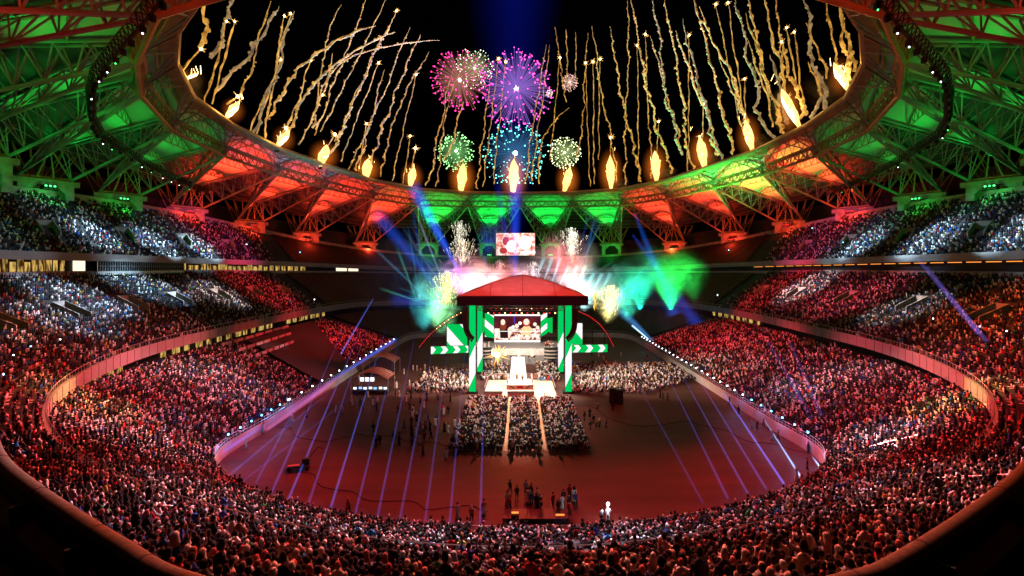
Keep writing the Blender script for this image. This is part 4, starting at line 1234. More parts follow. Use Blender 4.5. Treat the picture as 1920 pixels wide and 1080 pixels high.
# led columns, canopy
def led_cols(name, lo, hi_, kx):
    m_ = bpy.data.materials.new(name); m_.use_nodes = True
    n = m_.node_tree; n.nodes.clear()
    tc = n.nodes.new("ShaderNodeTexCoord"); sx = n.nodes.new("ShaderNodeSeparateXYZ"); link(n, tc.outputs["Object"], sx.inputs[0])
    ma = n.nodes.new("ShaderNodeMath"); ma.operation = 'MULTIPLY_ADD'; ma.inputs[1].default_value = -kx
    link(n, sx.outputs[0], ma.inputs[0]); link(n, sx.outputs[2], ma.inputs[2])
    c1 = n.nodes.new("ShaderNodeMath"); c1.operation = 'GREATER_THAN'; c1.inputs[1].default_value = lo
    c2 = n.nodes.new("ShaderNodeMath"); c2.operation = 'LESS_THAN'; c2.inputs[1].default_value = hi_
    link(n, ma.outputs[0], c1.inputs[0]); link(n, ma.outputs[0], c2.inputs[0])
    mu = n.nodes.new("ShaderNodeMath"); mu.operation = 'MULTIPLY'; link(n, c1.outputs[0], mu.inputs[0]); link(n, c2.outputs[0], mu.inputs[1])
    mx = n.nodes.new("ShaderNodeMix"); mx.data_type = 'RGBA'; mx.inputs[6].default_value = (0.0, .62, .12, 1); mx.inputs[7].default_value = (1.1, 1.05, 1.08, 1)
    link(n, mu.outputs[0], mx.inputs[0])
    e = n.nodes.new("ShaderNodeEmission"); link(n, mx.outputs[2], e.inputs[0]); e.inputs[1].default_value = 1.0
    o = n.nodes.new("ShaderNodeOutputMaterial"); link(n, e.outputs[0], o.inputs[0]); m_.cycles.emission_sampling = 'NONE'
    return m_
LEDC = led_cols("led_column", 3.0, 9.6, 2.2)
can = empty("stage_canopy", (0.6, 129, 0)); tag(can, "huge canopy with red lit fabric top on four green and white columns", "canopy")
for (x_, y_) in ((-11.5, -11), (10.5, -11), (-11.5, 11), (10.5, 11)):
    q = MB(); q.box((0, 0, 10.2), (1.5, 1.5, 20.4)); o = q.build("column", M["dark"], can, (x_, y_, 0))
    q = MB(); q.box((0, -.79, 10.2), (1.45, .06, 20.0)); q.build("led_panel", LEDC, o)
    q = MB(); q.box((0, 0, .2), (2.6, 2.6, .4)); q.build("base", M["black"], o)
W_, D_ = 14.7, 14.5
q = MB(); rows = []
for v in range(21):
    r2 = []
    for u in range(25):
        x_ = -1 + 2 * u / 24; y_ = -1 + 2 * v / 20
        mm = max(abs(x_), abs(y_) * .98)
        r2.append((x_ * W_, y_ * D_, 22.3 + 4.6 * (1 - mm ** 1.35) + .12 * math.sin(u * 1.3) * math.sin(v * 1.1)))
    rows.append(r2)
q.grid(rows); q.build("fabric_roof", M["canopy"], can, smooth=True)
for ln in ([r_[12] for r_ in rows], rows[10], [rows[i][int(round(i * 1.2))] for i in range(21)], [rows[i][24 - int(round(i * 1.2))] for i in range(21)], [r_[6] for r_ in rows], [r_[18] for r_ in rows], rows[0]):
    q = MB(); q.path([(a, b2, c + .03) for a, b2, c in ln], .07, 5); q.build("seam", M["awning"], can)
q = MB()
for (a, b2, c, d2) in ((-W_, -D_, W_, -D_), (W_, -D_, W_, D_), (W_, D_, -W_, D_), (-W_, D_, -W_, -D_)):
    q.add([(a, b2, 20.3), (c, d2, 20.3), (c, d2, 22.36), (a, b2, 22.36)], [(0, 1, 2, 3)])
q.build("valance", M["navy"], can)
q = MB()
for y_ in (-11, -4, 4, 11):
    lattice(q, Vector((-13.5, y_, 18.9)), Vector((13.5, y_, 18.9)), Vector((-13.5, y_, 20.2)), Vector((13.5, y_, 20.2)), 22, .09, .05, .5, Vector((0, 1, 0)))
for x_ in (-11.5, 10.5):
    lattice(q, Vector((x_, -11, 18.9)), Vector((x_, 11, 18.9)), Vector((x_, -11, 20.2)), Vector((x_, 11, 20.2)), 18, .09, .05, .5, Vector((1, 0, 0)))
q.build("roof_truss", M["rail"], can)
for j in range(26):
    q = MB(); x_ = -8 + (j % 13) * 1.3; y_ = -9.5 if j < 13 else 4
    q.box((x_, y_, 18.5), (.4, .4, .5)); h = q.build("lamp", M["dark"], can)
    q = MB(); q.ball((x_, y_ - .1, 18.2), .19, 6, 4); q.build("lens", G["lamp_red"] if j % 3 else G["lamp_warm"], h)
# loudspeaker hangs
for (px, Y, dxs, lab) in ((872, 113, -1, "left curved black loudspeaker hang before the left column"), (1078, 113, 1, "right curved black loudspeaker hang before the right column"), (880, 152, -1, "smaller left loudspeaker hang by the stage"), (1066, 152, 1, "smaller right loudspeaker hang by the stage")):
    t = at(px, 582, Y); o = empty("speaker_hang", tuple(t)); tag(o, lab, "loudspeaker", "curved loudspeaker hangs of the stage")
    x_, z_ = 0.0, 0.0; ang = 0
    q = MB(); q.tube((0, 0, 1.2), (0, 0, 0.2), .06, 6); q.box((0, 0, .2), (1.3, .8, .1)); q.build("bumper", M["dark"], o)
    for j in range(15):
        ang = (j / 14) ** 2.4 * 1.0
        q = MB(); c = (x_ - dxs * .0, 0, z_ - .2); q.box((0, 0, 0), (1.15, .9, .44))
        b_ = q.build("cabinet", M["black"], o, c); b_.rotation_euler = (0, dxs * ang, 0)
        x_ -= dxs * math.sin(ang) * .47; z_ -= math.cos(ang) * .47
# stage with balcony, screen and side panels
st = empty("stage", (0, 0, 0)); tag(st, "grey fronted stage deck with two balcony wings behind the ramp", "stage")
q = MB(); q.box((-.6, 160, 2.3), (26, 16, 4.6)); q.build("deck", M["grey"], st)
q = MB(); q.add([(-13, 151.9, 2.7), (12, 151.9, 2.7), (12, 151.9, 4.7), (-13, 151.9, 4.7)], [(0, 1, 2, 3)]); q.build("fascia", mat("stage_front", (.45, .42, .43)), st)
for sg, x_ in ((-1, -11.2), (1, 10.0)):
    pts = [(x_ + sg * (2.6 * math.cos(a)) - sg * .8, 151 - 2.2 * math.sin(a)) for a in np.linspace(-.2, math.pi * .8, 9)]
    q = MB(); q.grid([[(a, b2, 1.9) for a, b2 in pts], [(a, b2, 5.5) for a, b2 in pts]]); q.build("balcony_front", M["dark"], st)
    q = MB()
    for j in range(3):
        q.grid([[(a, b2 - .08, 2.3 + j * 1.0 ) for a, b2 in pts], [(a, b2 - .08, 2.7 + j * 1.0) for a, b2 in pts]])
    q.build("balcony_stripe", M["fascia"], st)
    q = MB(); q.path([(a, b2, 5.6) for a, b2 in pts], .06, 5); q.build("balcony_rail", M["rail"], st)
for j, x_ in enumerate((-8.2, -4.4, -.4, 3.6)):
    q = MB(); q.tube((x_, 151.6, 2.6), (x_, 151.6, 4.4), .28, 8, .12); q.build("footlight", G["lamp_warm"], st)
for j in range(7):
    q = MB(); q.ball((-6.2 + j * 1.75, 150.8, 2.5), .3, 8, 5); q.build("stage_monitor", M["black"], st)
for j in range(26):
    sg = -1 if j < 13 else 1
    x_ = (-11.5 if sg < 0 else 9.8) + random.uniform(-2.2, 2.2); y_ = 154 + random.uniform(-2, 3)
    c_ = random.choice((0, 1, 2, 3, 6, 12)); h_ = int(rng.choice(5, p=HP))
    person((x_, y_, 4.6), -1.57 + random.gauss(0, .4), random.choice(("standing", "standing", "cheering")), "robe" if c_ < 3 else "shirt", "hair" if h_ < 2 else "scarf", CLOTH[c_], (.03, .03, .04), HEADS[h_],
           f"person in {CNAME[c_]} with {HNAME[h_]} on the {'left' if sg < 0 else 'right'} stage balcony", "person", "guests on the stage balconies")

def flat(parent, name, pts, y, mt, dy=0.0):
    q = MB(); n_ = len(pts)
    q.add([(a, y + dy, z) for a, z in pts], [tuple(range(n_))]); return q.build(name, mt, parent)
def disc(cx, cz, rx, rz, n_=18): return [(cx + rx * math.cos(2 * math.pi * i / n_), cz + rz * math.sin(2 * math.pi * i / n_)) for i in range(n_)]
def picture_mat(name, ramp, scale, strength):
    """blurred bright video picture: patches of colour"""
    m_ = bpy.data.materials.new(name); m_.use_nodes = True
    n = m_.node_tree; n.nodes.clear()
    tc = n.nodes.new("ShaderNodeTexCoord"); nz = n.nodes.new("ShaderNodeTexNoise"); nz.inputs["Scale"].default_value = scale; nz.inputs["Detail"].default_value = 5; nz.inputs["Roughness"].default_value = .7
    link(n, tc.outputs["Object"], nz.inputs["Vector"])
    rp = n.nodes.new("ShaderNodeValToRGB")
    el = rp.color_ramp.elements
    el[0].position, el[0].color = ramp[0][0], ramp[0][1] + (1,)
    el[1].position, el[1].color = ramp[-1][0], ramp[-1][1] + (1,)
    for p_, c_ in ramp[1:-1]:
        x_ = el.new(p_); x_.color = c_ + (1,)
    link(n, nz.outputs[0], rp.inputs[0])
    e = n.nodes.new("ShaderNodeEmission"); e.inputs[1].default_value = strength; link(n, rp.outputs[0], e.inputs[0])
    o = n.nodes.new("ShaderNodeOutputMaterial"); link(n, e.outputs[0], o.inputs[0]); m_.cycles.emission_sampling = 'NONE'
    return m_
PIC_CROWD = picture_mat("video_crowd", [(.36, (.05, .01, .012)), (.45, (.45, .12, .08)), (.52, (1, .75, .6)), (.62, (1, 1, .98))], .9, 1.3)
PIC_DARK = picture_mat("video_dark", [(.3, (.03, .004, .008)), (.7, (.16, .02, .03))], .3, 1.0)
PIC_WASH = picture_mat("video_wash", [(.34, (.35, .02, .03)), (.44, (.9, .2, .12)), (.5, (1, .6, .45)), (.58, (1, .95, .92))], .32, 1.25)
skinp, orangep, blackp, whitep = glow("video_skin", (1, .78, .6), 1.2), glow("video_orange", (1, .62, .3), 1.25), glow("video_black", (.035, .01, .01), 1), glow("video_white", (1, .97, .94), 1.5)
brownp = glow("video_brown", (.3, .05, .02), 1.0); bluep = glow("video_blue", (.12, .03, .5), 1.0); redp = glow("video_red", (.65, .05, .03), 1.0)
Ys = 165
def S(px, py): p = at(px, py, Ys); return (p.x, p.z)
scr = empty("stage_screen", (0, 0, 0)); tag(scr, "main stage video screen showing two people against a bright crowd", "screen")
a, b2 = S(926, 591), S(1014, 642)
q = MB(); q.box(((a[0] + b2[0]) / 2, Ys + .35, (a[1] + b2[1]) / 2), (b2[0] - a[0] + .4, .5, a[1] - b2[1] + .4)); q.build("frame", M["dark"], scr)
flat(scr, "picture", [S(927, 616), S(1013, 616), S(1013, 641), S(927, 641)], Ys, PIC_CROWD)
flat(scr, "picture", [S(927, 592), S(1013, 592), S(1013, 616), S(927, 616)], Ys, PIC_DARK)
flat(scr, "bright_bar", [S(927, 589.5), S(1013, 589.5), S(1013, 592.3), S(927, 592.3)], Ys, whitep, -.02)
flat(scr, "bright_bar", [S(927, 638), S(1013, 638), S(1013, 641.5), S(927, 641.5)], Ys, whitep, -.02)
flat(scr, "rope_picture", [S(927, 620.5), S(1013, 621), S(1013, 622), S(927, 621.5)], Ys, whitep, -.04)
flat(scr, "light_streak", [S(963, 593), S(966, 593), S(965.5, 607), S(963.5, 607)], Ys, bluep, -.02)
c = S(942, 604)
flat(scr, "figure_shoulders", [S(935, 634), S(936, 617), S(939, 611), S(948, 611), S(953, 618), S(954, 634)], Ys, blackp, -.03)
flat(scr, "figure_hair", disc(*S(943.5, 611), 1.05, 1.5), Ys, brownp, -.045)
flat(scr, "figure_head", disc(*S(943, 604), .72, .95), Ys, skinp, -.06)
flat(scr, "figure_arm", [S(935, 616), S(937, 616), S(938, 634), S(934, 634)], Ys, skinp, -.07); flat(scr, "figure_arm", [S(952, 616), S(955, 617), S(956, 634), S(953, 634)], Ys, skinp, -.07)
flat(scr, "figure_shoulders", [S(978, 628), S(978, 616), S(983, 611), S(992, 611), S(998, 617), S(997, 624), S(992, 628), S(984, 628)], Ys, orangep, -.03)
flat(scr, "figure_hair", disc(*S(987, 605), 1.3, 1.3), Ys, redp, -.045)
flat(scr, "figure_head", disc(*S(987, 603.5), .9, 1.05), Ys, skinp, -.06)
for (px, py, r_) in ((969, 611, .7), (975, 606, .55), (1003, 608, .6), (962, 613, .5), (1008, 614, .6), (957, 616, .6)):
    flat(scr, "crowd_head", disc(*S(px, py), r_, r_), Ys, skinp if r_ > .55 else whitep, -.02)
# striped side panels of the stage
def stripes(name, ax, az, per, duty, off=0.0, gcol=(0.0, .58, .10), wcol=(1.05, 1.0, 1.02), st_=1.0):
    m_ = bpy.data.materials.new(name); m_.use_nodes = True
    n = m_.node_tree; n.nodes.clear()
    tc = n.nodes.new("ShaderNodeTexCoord"); dt = n.nodes.new("ShaderNodeVectorMath"); dt.operation = 'DOT_PRODUCT'; dt.inputs[1].default_value = (ax / per, 0, az / per)
    link(n, tc.outputs["Object"], dt.inputs[0])
    ad = n.nodes.new("ShaderNodeMath"); ad.inputs[1].default_value = off; link(n, dt.outputs["Value"], ad.inputs[0])
    fr = n.nodes.new("ShaderNodeMath"); fr.operation = 'FRACT'; link(n, ad.outputs[0], fr.inputs[0])
    gt = n.nodes.new("ShaderNodeMath"); gt.operation = 'GREATER_THAN'; gt.inputs[1].default_value = duty; link(n, fr.outputs[0], gt.inputs[0])
    mx = n.nodes.new("ShaderNodeMix"); mx.data_type = 'RGBA'; mx.inputs[6].default_value = gcol + (1,); mx.inputs[7].default_value = wcol + (1,)
    link(n, gt.outputs[0], mx.inputs[0])
    e = n.nodes.new("ShaderNodeEmission"); e.inputs[1].default_value = st_; link(n, mx.outputs[2], e.inputs[0])
    o = n.nodes.new("ShaderNodeOutputMaterial"); link(n, e.outputs[0], o.inputs[0]); m_.cycles.emission_sampling = 'NONE'
    return m_
def quad_screen(name, lab, cat, grp, pts, Y, mt, depth=.5):
    """a framed LED panel with its corners given by photo pixels at one distance"""
    P = [at(px, py, Y) for px, py in pts]
    c = sum(P, Vector()) / 4; c = Vector((c.x, Y, min(p.z for p in P)))
    o = empty(name, tuple(c)); tag(o, lab, cat, grp)
    L = [p - c for p in P]
    q = MB(); back = [p + Vector((0, depth, 0)) for p in L]
    ctr = sum(L, Vector()) / 4
    fr_ = [ctr + (p - ctr) * 1.04 + Vector((0, .06, 0)) for p in L]; bk_ = [p + Vector((0, depth, 0)) for p in fr_]
    q.loft([fr_, bk_]); q.build("cabinet", M["dark"], o)
    q = MB(); q.add(L, [(0, 1, 2, 3)]); q.build("led_face", mt, o); return o
SD = stripes("stripes_down", .64, .77, 3.9, .55, .05); SU = stripes("stripes_up", -.64, .77, 3.0, .55, .1)
quad_screen("striped_panel", "green and white striped panel left of the stage screen", "panel", "striped panels of the stage", [(909, 631), (926, 634), (926, 591), (909, 587)], 163, SD)
quad_screen("striped_panel", "green and white striped panel right of the stage screen", "panel", "striped panels of the stage", [(1014, 631), (1026, 625), (1026, 586), (1014, 591)], 163, SU)
quad_screen("green_panel", "plain green panel behind the left stage column", "panel", "striped panels of the stage", [(901, 625), (909, 622), (909, 597), (901, 595)], 166, G["led_green"])
quad_screen("green_panel", "plain green panel behind the right stage column", "panel", "striped panels of the stage", [(1026, 622), (1036, 625), (1036, 595), (1026, 597)], 166, G["led_green"])
WD = stripes("wing_stripes", .75, .66, 6.2, .52, .75)
quad_screen("wing_screen", "tall green and white diagonal striped wing screen left of the canopy", "screen", "wing screens beside the stage", [(838, 648), (876, 648), (876, 608), (838, 608)], 152, WD)
quad_screen("wing_screen", "tall green and white diagonal striped wing screen right of the canopy", "screen", "wing screens beside the stage", [(1066, 646), (1092, 646), (1092, 606), (1066, 606)], 152, stripes("wing_stripes_right", .75, .66, 6.2, .5, .1))
def chevrons(name, per, off):
    m_ = stripes(name, 1, 0, per, .62, off, wcol=(1.1, 1.05, 1.05))
    n = m_.node_tree
    dt = [x for x in n.nodes if x.bl_idname == "ShaderNodeVectorMath"][0]; tc = [x for x in n.nodes if x.bl_idname == "ShaderNodeTexCoord"][0]
    sx = n.nodes.new("ShaderNodeSeparateXYZ"); link(n, tc.outputs["Object"], sx.inputs[0])
    s1 = n.nodes.new("ShaderNodeMath"); s1.operation = 'SUBTRACT'; s1.inputs[1].default_value = 1.3; link(n, sx.outputs[2], s1.inputs[0])
    ab = n.nodes.new("ShaderNodeMath"); ab.operation = 'ABSOLUTE'; link(n, s1.outputs[0], ab.inputs[0])
    sb = n.nodes.new("ShaderNodeMath"); sb.operation = 'MULTIPLY_ADD'; sb.inputs[1].default_value = .8; link(n, ab.outputs[0], sb.inputs[0]); link(n, sx.outputs[0], sb.inputs[2])
    dv = n.nodes.new("ShaderNodeMath"); dv.operation = 'MULTIPLY'; dv.inputs[1].default_value = 1 / per; link(n, sb.outputs[0], dv.inputs[0])
    ad = [x for x in n.nodes if x.bl_idname == "ShaderNodeMath" and x.operation == 'ADD'][0]
    link(n, dv.outputs[0], ad.inputs[0]); return m_
quad_screen("chevron_board", "low long board of green chevrons left of the canopy", "screen", "chevron boards beside the stage", [(808, 664), (878, 661), (878, 648), (808, 650)], 150, chevrons("chevrons_left", 3.6, .12))
quad_screen("chevron_board", "low long board of green chevrons right of the canopy", "screen", "chevron boards beside the stage", [(1068, 661), (1139, 660), (1139, 646), (1068, 647)], 150, chevrons("chevrons_right", 3.6, .62))
# big far video screen hung below the roof
vs = quad_screen("video_screen", "bright washed out video screen high at the far end", "screen", None, [(930, 479), (1003, 479), (1003, 437), (930, 437)], 262, PIC_WASH, 1.0)
YV = 262
def SV(px, py):
    p = at(px, py, YV) - vs.location; return (p.x, p.z)
for (px, py, r1, r2, mt) in ((948, 452, 1.6, 2.2, redp), (958, 462, 2.6, 3.0, whitep), (985, 455, 3.2, 3.6, whitep), (944, 470, 2.0, 1.6, redp), (971, 447, 1.6, 2.2, skinp), (990, 473, 4.0, .7, whitep)):
    flat(vs, "picture_patch", disc(*SV(px, py), r1, r2), 0, mt, -.05)
# light arches of the stage: lattice bows studded with lamps
for sg, pts, lab in ((-1, [(868, 588), (845, 600), (822, 617), (803, 634), (787, 654)], "left lattice bow with red and yellow lamps"), (1, [(1082, 586), (1104, 596), (1124, 611), (1139, 630), (1150, 652)], "right lattice bow with red lamps")):
    P = [at(px, py, 170) for px, py in pts]
    o = empty("light_bow", tuple(P[-1])); tag(o, lab + " sweeping down from the canopy", "light bow", "light bows beside the stage")
    P = [p - P[-1] for p in P]; pts2 = []
    for i in range(len(P) - 1):
        for j in range(6): pts2.append(P[i] + (P[i + 1] - P[i]) * (j / 6))
    pts2.append(P[-1])
    q = MB(); up = [p + Vector((0, 0, 1.3)) for p in pts2]
    q.path(pts2, .09, 5); q.path(up, .09, 5)
    for i in range(len(pts2) - 1): q.tube(pts2[i], up[i + 1], .05, 4); q.tube(up[i], pts2[i], .05, 4)
    for i in (0, 8, 16): q.tube(pts2[i], (pts2[i].x, 0, -1.5 - 0 * i), .12, 5)
    q.build("lattice", M["dark"], o)
    for i, p in enumerate(pts2):
        q = MB(); q.ball(p + Vector((0, -.2, .65)), .14, 6, 4); q.build("lamp", G["lamp_red"] if (sg > 0 or i > 13) else (G["lamp_warm"] if i % 2 else G["lamp_red"]), o)
# spark burst over the left rear audience; its rays are modelled starburst glare
p = at(932, 665, 141); o = empty("spark_burst", tuple(p)); tag(o, "golden spark burst over the audience left of the ramp", "pyrotechnic")
q = MB(); q.ball((0, 0, 0), .75, 10, 7); q.build("core", glow("spark_core", (1, .75, .3), 25), o)
q = MB()
for j in range(46):
    dv = Vector(rng.normal(0, 1, 3)).normalized() * random.uniform(1.6, 4.0)
    q.tube(dv * .15, dv, .09, 4, .012)
q.build("sparks", glow("glare_rays", (1, .42, .08), 4), o)
point("spark_burst_light", tuple(p), (1, .38, .07), 9000, .7)

# ------------------------------------------------------------------ fireworks along the roof's rim
rr = sorted([(-r[0] / r[1], r[1]) for r in rims[:9]])
def rimY(px):
    q = abs(px - CX) / F
    return float(np.interp(q, [a for a, b2 in rr], [b2 for a, b2 in rr])) + 0.5
ORD = ["first", "second", "third", "fourth", "fifth", "sixth", "seventh", "eighth", "ninth", "tenth", "eleventh", "twelfth", "thirteenth", "fourteenth", "fifteenth", "sixteenth"]
def flame_mat():
    m_ = bpy.data.materials.new("flame"); m_.use_nodes = True
    n = m_.node_tree; n.nodes.clear()
    tc = n.nodes.new("ShaderNodeTexCoord"); nz = n.nodes.new("ShaderNodeTexNoise"); nz.inputs["Scale"].default_value = .7; nz.inputs["Detail"].default_value = 5
    link(n, tc.outputs["Object"], nz.inputs["Vector"])
    rp = n.nodes.new("ShaderNodeValToRGB"); rp.color_ramp.elements[0].position = .15; rp.color_ramp.elements[1].position = .6
    rp.color_ramp.elements[0].color = (1, .34, .04, 1); rp.color_ramp.elements[1].color = (1, .62, .20, 1); link(n, nz.outputs[0], rp.inputs[0])
    e = n.nodes.new("ShaderNodeEmission"); e.inputs[1].default_value = 2.4; link(n, rp.outputs[0], e.inputs[0])
    o = n.nodes.new("ShaderNodeOutputMaterial"); link(n, e.outputs[0], o.inputs[0]); m_.cycles.emission_sampling = 'NONE'
    return m_
FLM = flame_mat(); FCORE = glow("flame_core", (1, .8, .42), 4.5)
HALO = beam_mat("halo_glow", (1, .22, .02), .2, None, (1, 1))  # smoke lit by the flames, put in as orange emission
STARM = glow("rocket_star", (1, .62, .2), 14)
trail_gold = None
def trail_mat(name, a, b2, st_):  # firelight on the smoke is put in as gold emission
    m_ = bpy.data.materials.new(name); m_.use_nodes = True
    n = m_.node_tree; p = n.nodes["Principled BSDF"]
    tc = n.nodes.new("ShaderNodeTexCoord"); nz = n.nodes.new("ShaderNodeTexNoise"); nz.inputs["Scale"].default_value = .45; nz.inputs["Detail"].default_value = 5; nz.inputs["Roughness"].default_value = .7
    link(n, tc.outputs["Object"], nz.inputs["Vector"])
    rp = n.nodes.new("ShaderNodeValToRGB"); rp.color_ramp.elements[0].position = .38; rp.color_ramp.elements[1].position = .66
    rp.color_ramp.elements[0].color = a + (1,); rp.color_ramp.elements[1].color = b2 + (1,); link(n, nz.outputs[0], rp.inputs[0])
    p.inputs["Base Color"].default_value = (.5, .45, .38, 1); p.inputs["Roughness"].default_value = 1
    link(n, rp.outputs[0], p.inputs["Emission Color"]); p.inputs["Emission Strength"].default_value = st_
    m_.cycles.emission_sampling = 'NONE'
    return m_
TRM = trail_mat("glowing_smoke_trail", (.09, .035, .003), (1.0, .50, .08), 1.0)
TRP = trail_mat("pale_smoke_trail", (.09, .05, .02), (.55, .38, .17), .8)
FL_ = [(345, 150, 14, 24), (423, 224, 36, 22), (518, 278, 38, 22), (600, 312, 34, 12), (686, 336, 34, 4), (769, 350, 40, 6), (864, 361, 48, 4), (962, 364, 56, 2), (1058, 361, 48, 10), (1146, 354, 62, -2), (1231, 340, 54, -3), (1321, 317, 54, -8), (1411, 284, 58, -12), (1500, 240, 66, -32), (1592, 172, 56, -26)]
for i, (px, py, hp, lean) in enumerate(FL_):
    Y = rimY(px); b0 = at(px, py, Y); k_s = random.uniform(.85, 1.2); h = hp * k_s / F * Y; w = 11.5 * k_s / F * Y * (.55 if i == 0 else 1)
    o = empty("flame_jet", tuple(b0))
    tag(o, f"{ORD[i]} from the left of the yellow flame jets on the roof rim", "flame", "flame jets on the roof rim")
    dx = lean / F * Y * 1.1
    def fl(name, k_w, k_h, mt, par_):
        q = MB(); n = 10; rg = []
        for j in range(11):
            t = j / 10
            r_ = w * k_w * (0.28 + .95 * math.sin(math.pi * min(1, t * .62 + .05)) ** 1.2) * (1 - t ** 5) + .03
            rg.append([(dx * t + r_ * math.cos(2 * math.pi * a / n) * (1 + .12 * math.sin(a * 2.3 + j * 1.7 + i)), r_ * math.sin(2 * math.pi * a / n) * (1 + .2 * math.sin(a * 3.1 + j + i)), h * k_h * (t + (.035 * math.sin(a * 1.9 + i * 2 + j) if 3 < j else 0))) for a in range(n)])
        q.loft(rg); return q.build(name, mt, par_, smooth=True)
    fl("outer_flame", .62, 1.0, FLM, o); fl("flame_core", .53, .9, FCORE, o)
    q = MB()
    for j in range(4):
        a = random.uniform(0, 6.28); t = random.uniform(.4, 1.25); r_ = w * random.uniform(.5, 1.3)
        p = Vector((dx * t + r_ * math.cos(a), r_ * math.sin(a), h * t)); q.tube(p, p + Vector((random.uniform(-.5, .5) - dx * .1, 0, random.uniform(.6, 2.0))), .05, 4, .02)
    q.build("flying_sparks", STARM, o)
    q = MB(); q.box((0, .3, -.5), (1.2, 1.0, 1.0)); q.build("burner", M["dark"], o)
    q = MB(); q.ball((dx * .6, 0, h * .5), 1.0, 14, 8, (w * 2.4, w * 2.0, h * .85)); q.build("flame_halo", HALO, o, smooth=True)
    point("flame_light", tuple(b0 + Vector((dx * .6, -1.2, h * .55))), (1, .45, .08), 3500 if i else 1500, 1.2)

def trail(px0, py0, px1, py1, star=0, wig=1.0, thick=1.0, bend=0.0, pale=False, lab=None, grp=None):
    Y = rimY(px0 if abs(px0 - CX) < 640 else CX + 640 * np.sign(px0 - CX)) + random.uniform(-2, 6)
    py0 = min(py0, CY - F * (ZR + 1.5 - HC) / rimY(px0) - 2)
    a, b2 = at(px0, py0, Y), at(px1, py1, Y + random.uniform(-4, 4))
    L = (b2 - a).length; n = max(8, int(L / 1.15))
    o = empty("rocket_trail", tuple(b2)); q = MB(); pts, rad = [], []
    f1, f2, f3 = random.uniform(.22, .4), random.uniform(.7, 1.1), random.uniform(1.6, 2.4); p1, p2, p3 = [random.uniform(0, 6.3) for _ in range(3)]
    kinks = rng.normal(0, 1, n + 1).cumsum(); kinks -= np.linspace(kinks[0], kinks[-1], n + 1)
    for i in range(n + 1):
        t = i / n; s = L * t; damp = (1 - .65 * t) * wig
        p = a + (b2 - a) * t
        off = damp * (.55 * math.sin(f1 * s + p1) + .35 * math.sin(f2 * s + p2) + .16 * math.sin(f3 * s + p3) + .22 * kinks[i])
        p += Vector((off + bend / F * Y * (4 * t * (1 - t)), .5 * damp * math.cos(f1 * s + p2), .35 * damp * math.sin(f2 * s + p3) + abs(bend) * .5 / F * Y * (4 * t * (1 - t))))
        pts.append(p - b2); rad.append(thick * (.13 + .24 * random.random() ** 2 + .14 * wig * (1 - t)) * (1.0 if t < .9 else .8 - 5 * (t - .9)))
    q.path(pts, rad, 6)
    if wig > .6:
        for i in range(1, n - 1):
            if random.random() < .75: q.ball(pts[i] + Vector(rng.normal(0, .18, 3)), rad[i] * random.uniform(.9, 1.7), 6, 4)
    q.build("smoke", TRP if pale else TRM, o)
    if star:
        r_ = (3.4 if star > 1 else 2.4) / F * Y * .8
        q = MB(); q.ball((0, 0, 0), r_, 8, 6); q.build("star", STARM, o)
        q = MB()
        for k_ in range(12):
            dv = Vector(rng.normal(0, 1, 3)).normalized() * r_ * random.uniform(2.0, 4.2); q.tube(dv * .2, dv, r_ * .16, 4, r_ * .02)
        q.build("star_sparks", glow("star_rays", (1, .5, .12), 3.5) if "star_rays" not in bpy.data.materials else bpy.data.materials["star_rays"], o)  # bright spikes shaped as glare around the star
    tag(o, lab, "rocket trail", grp)
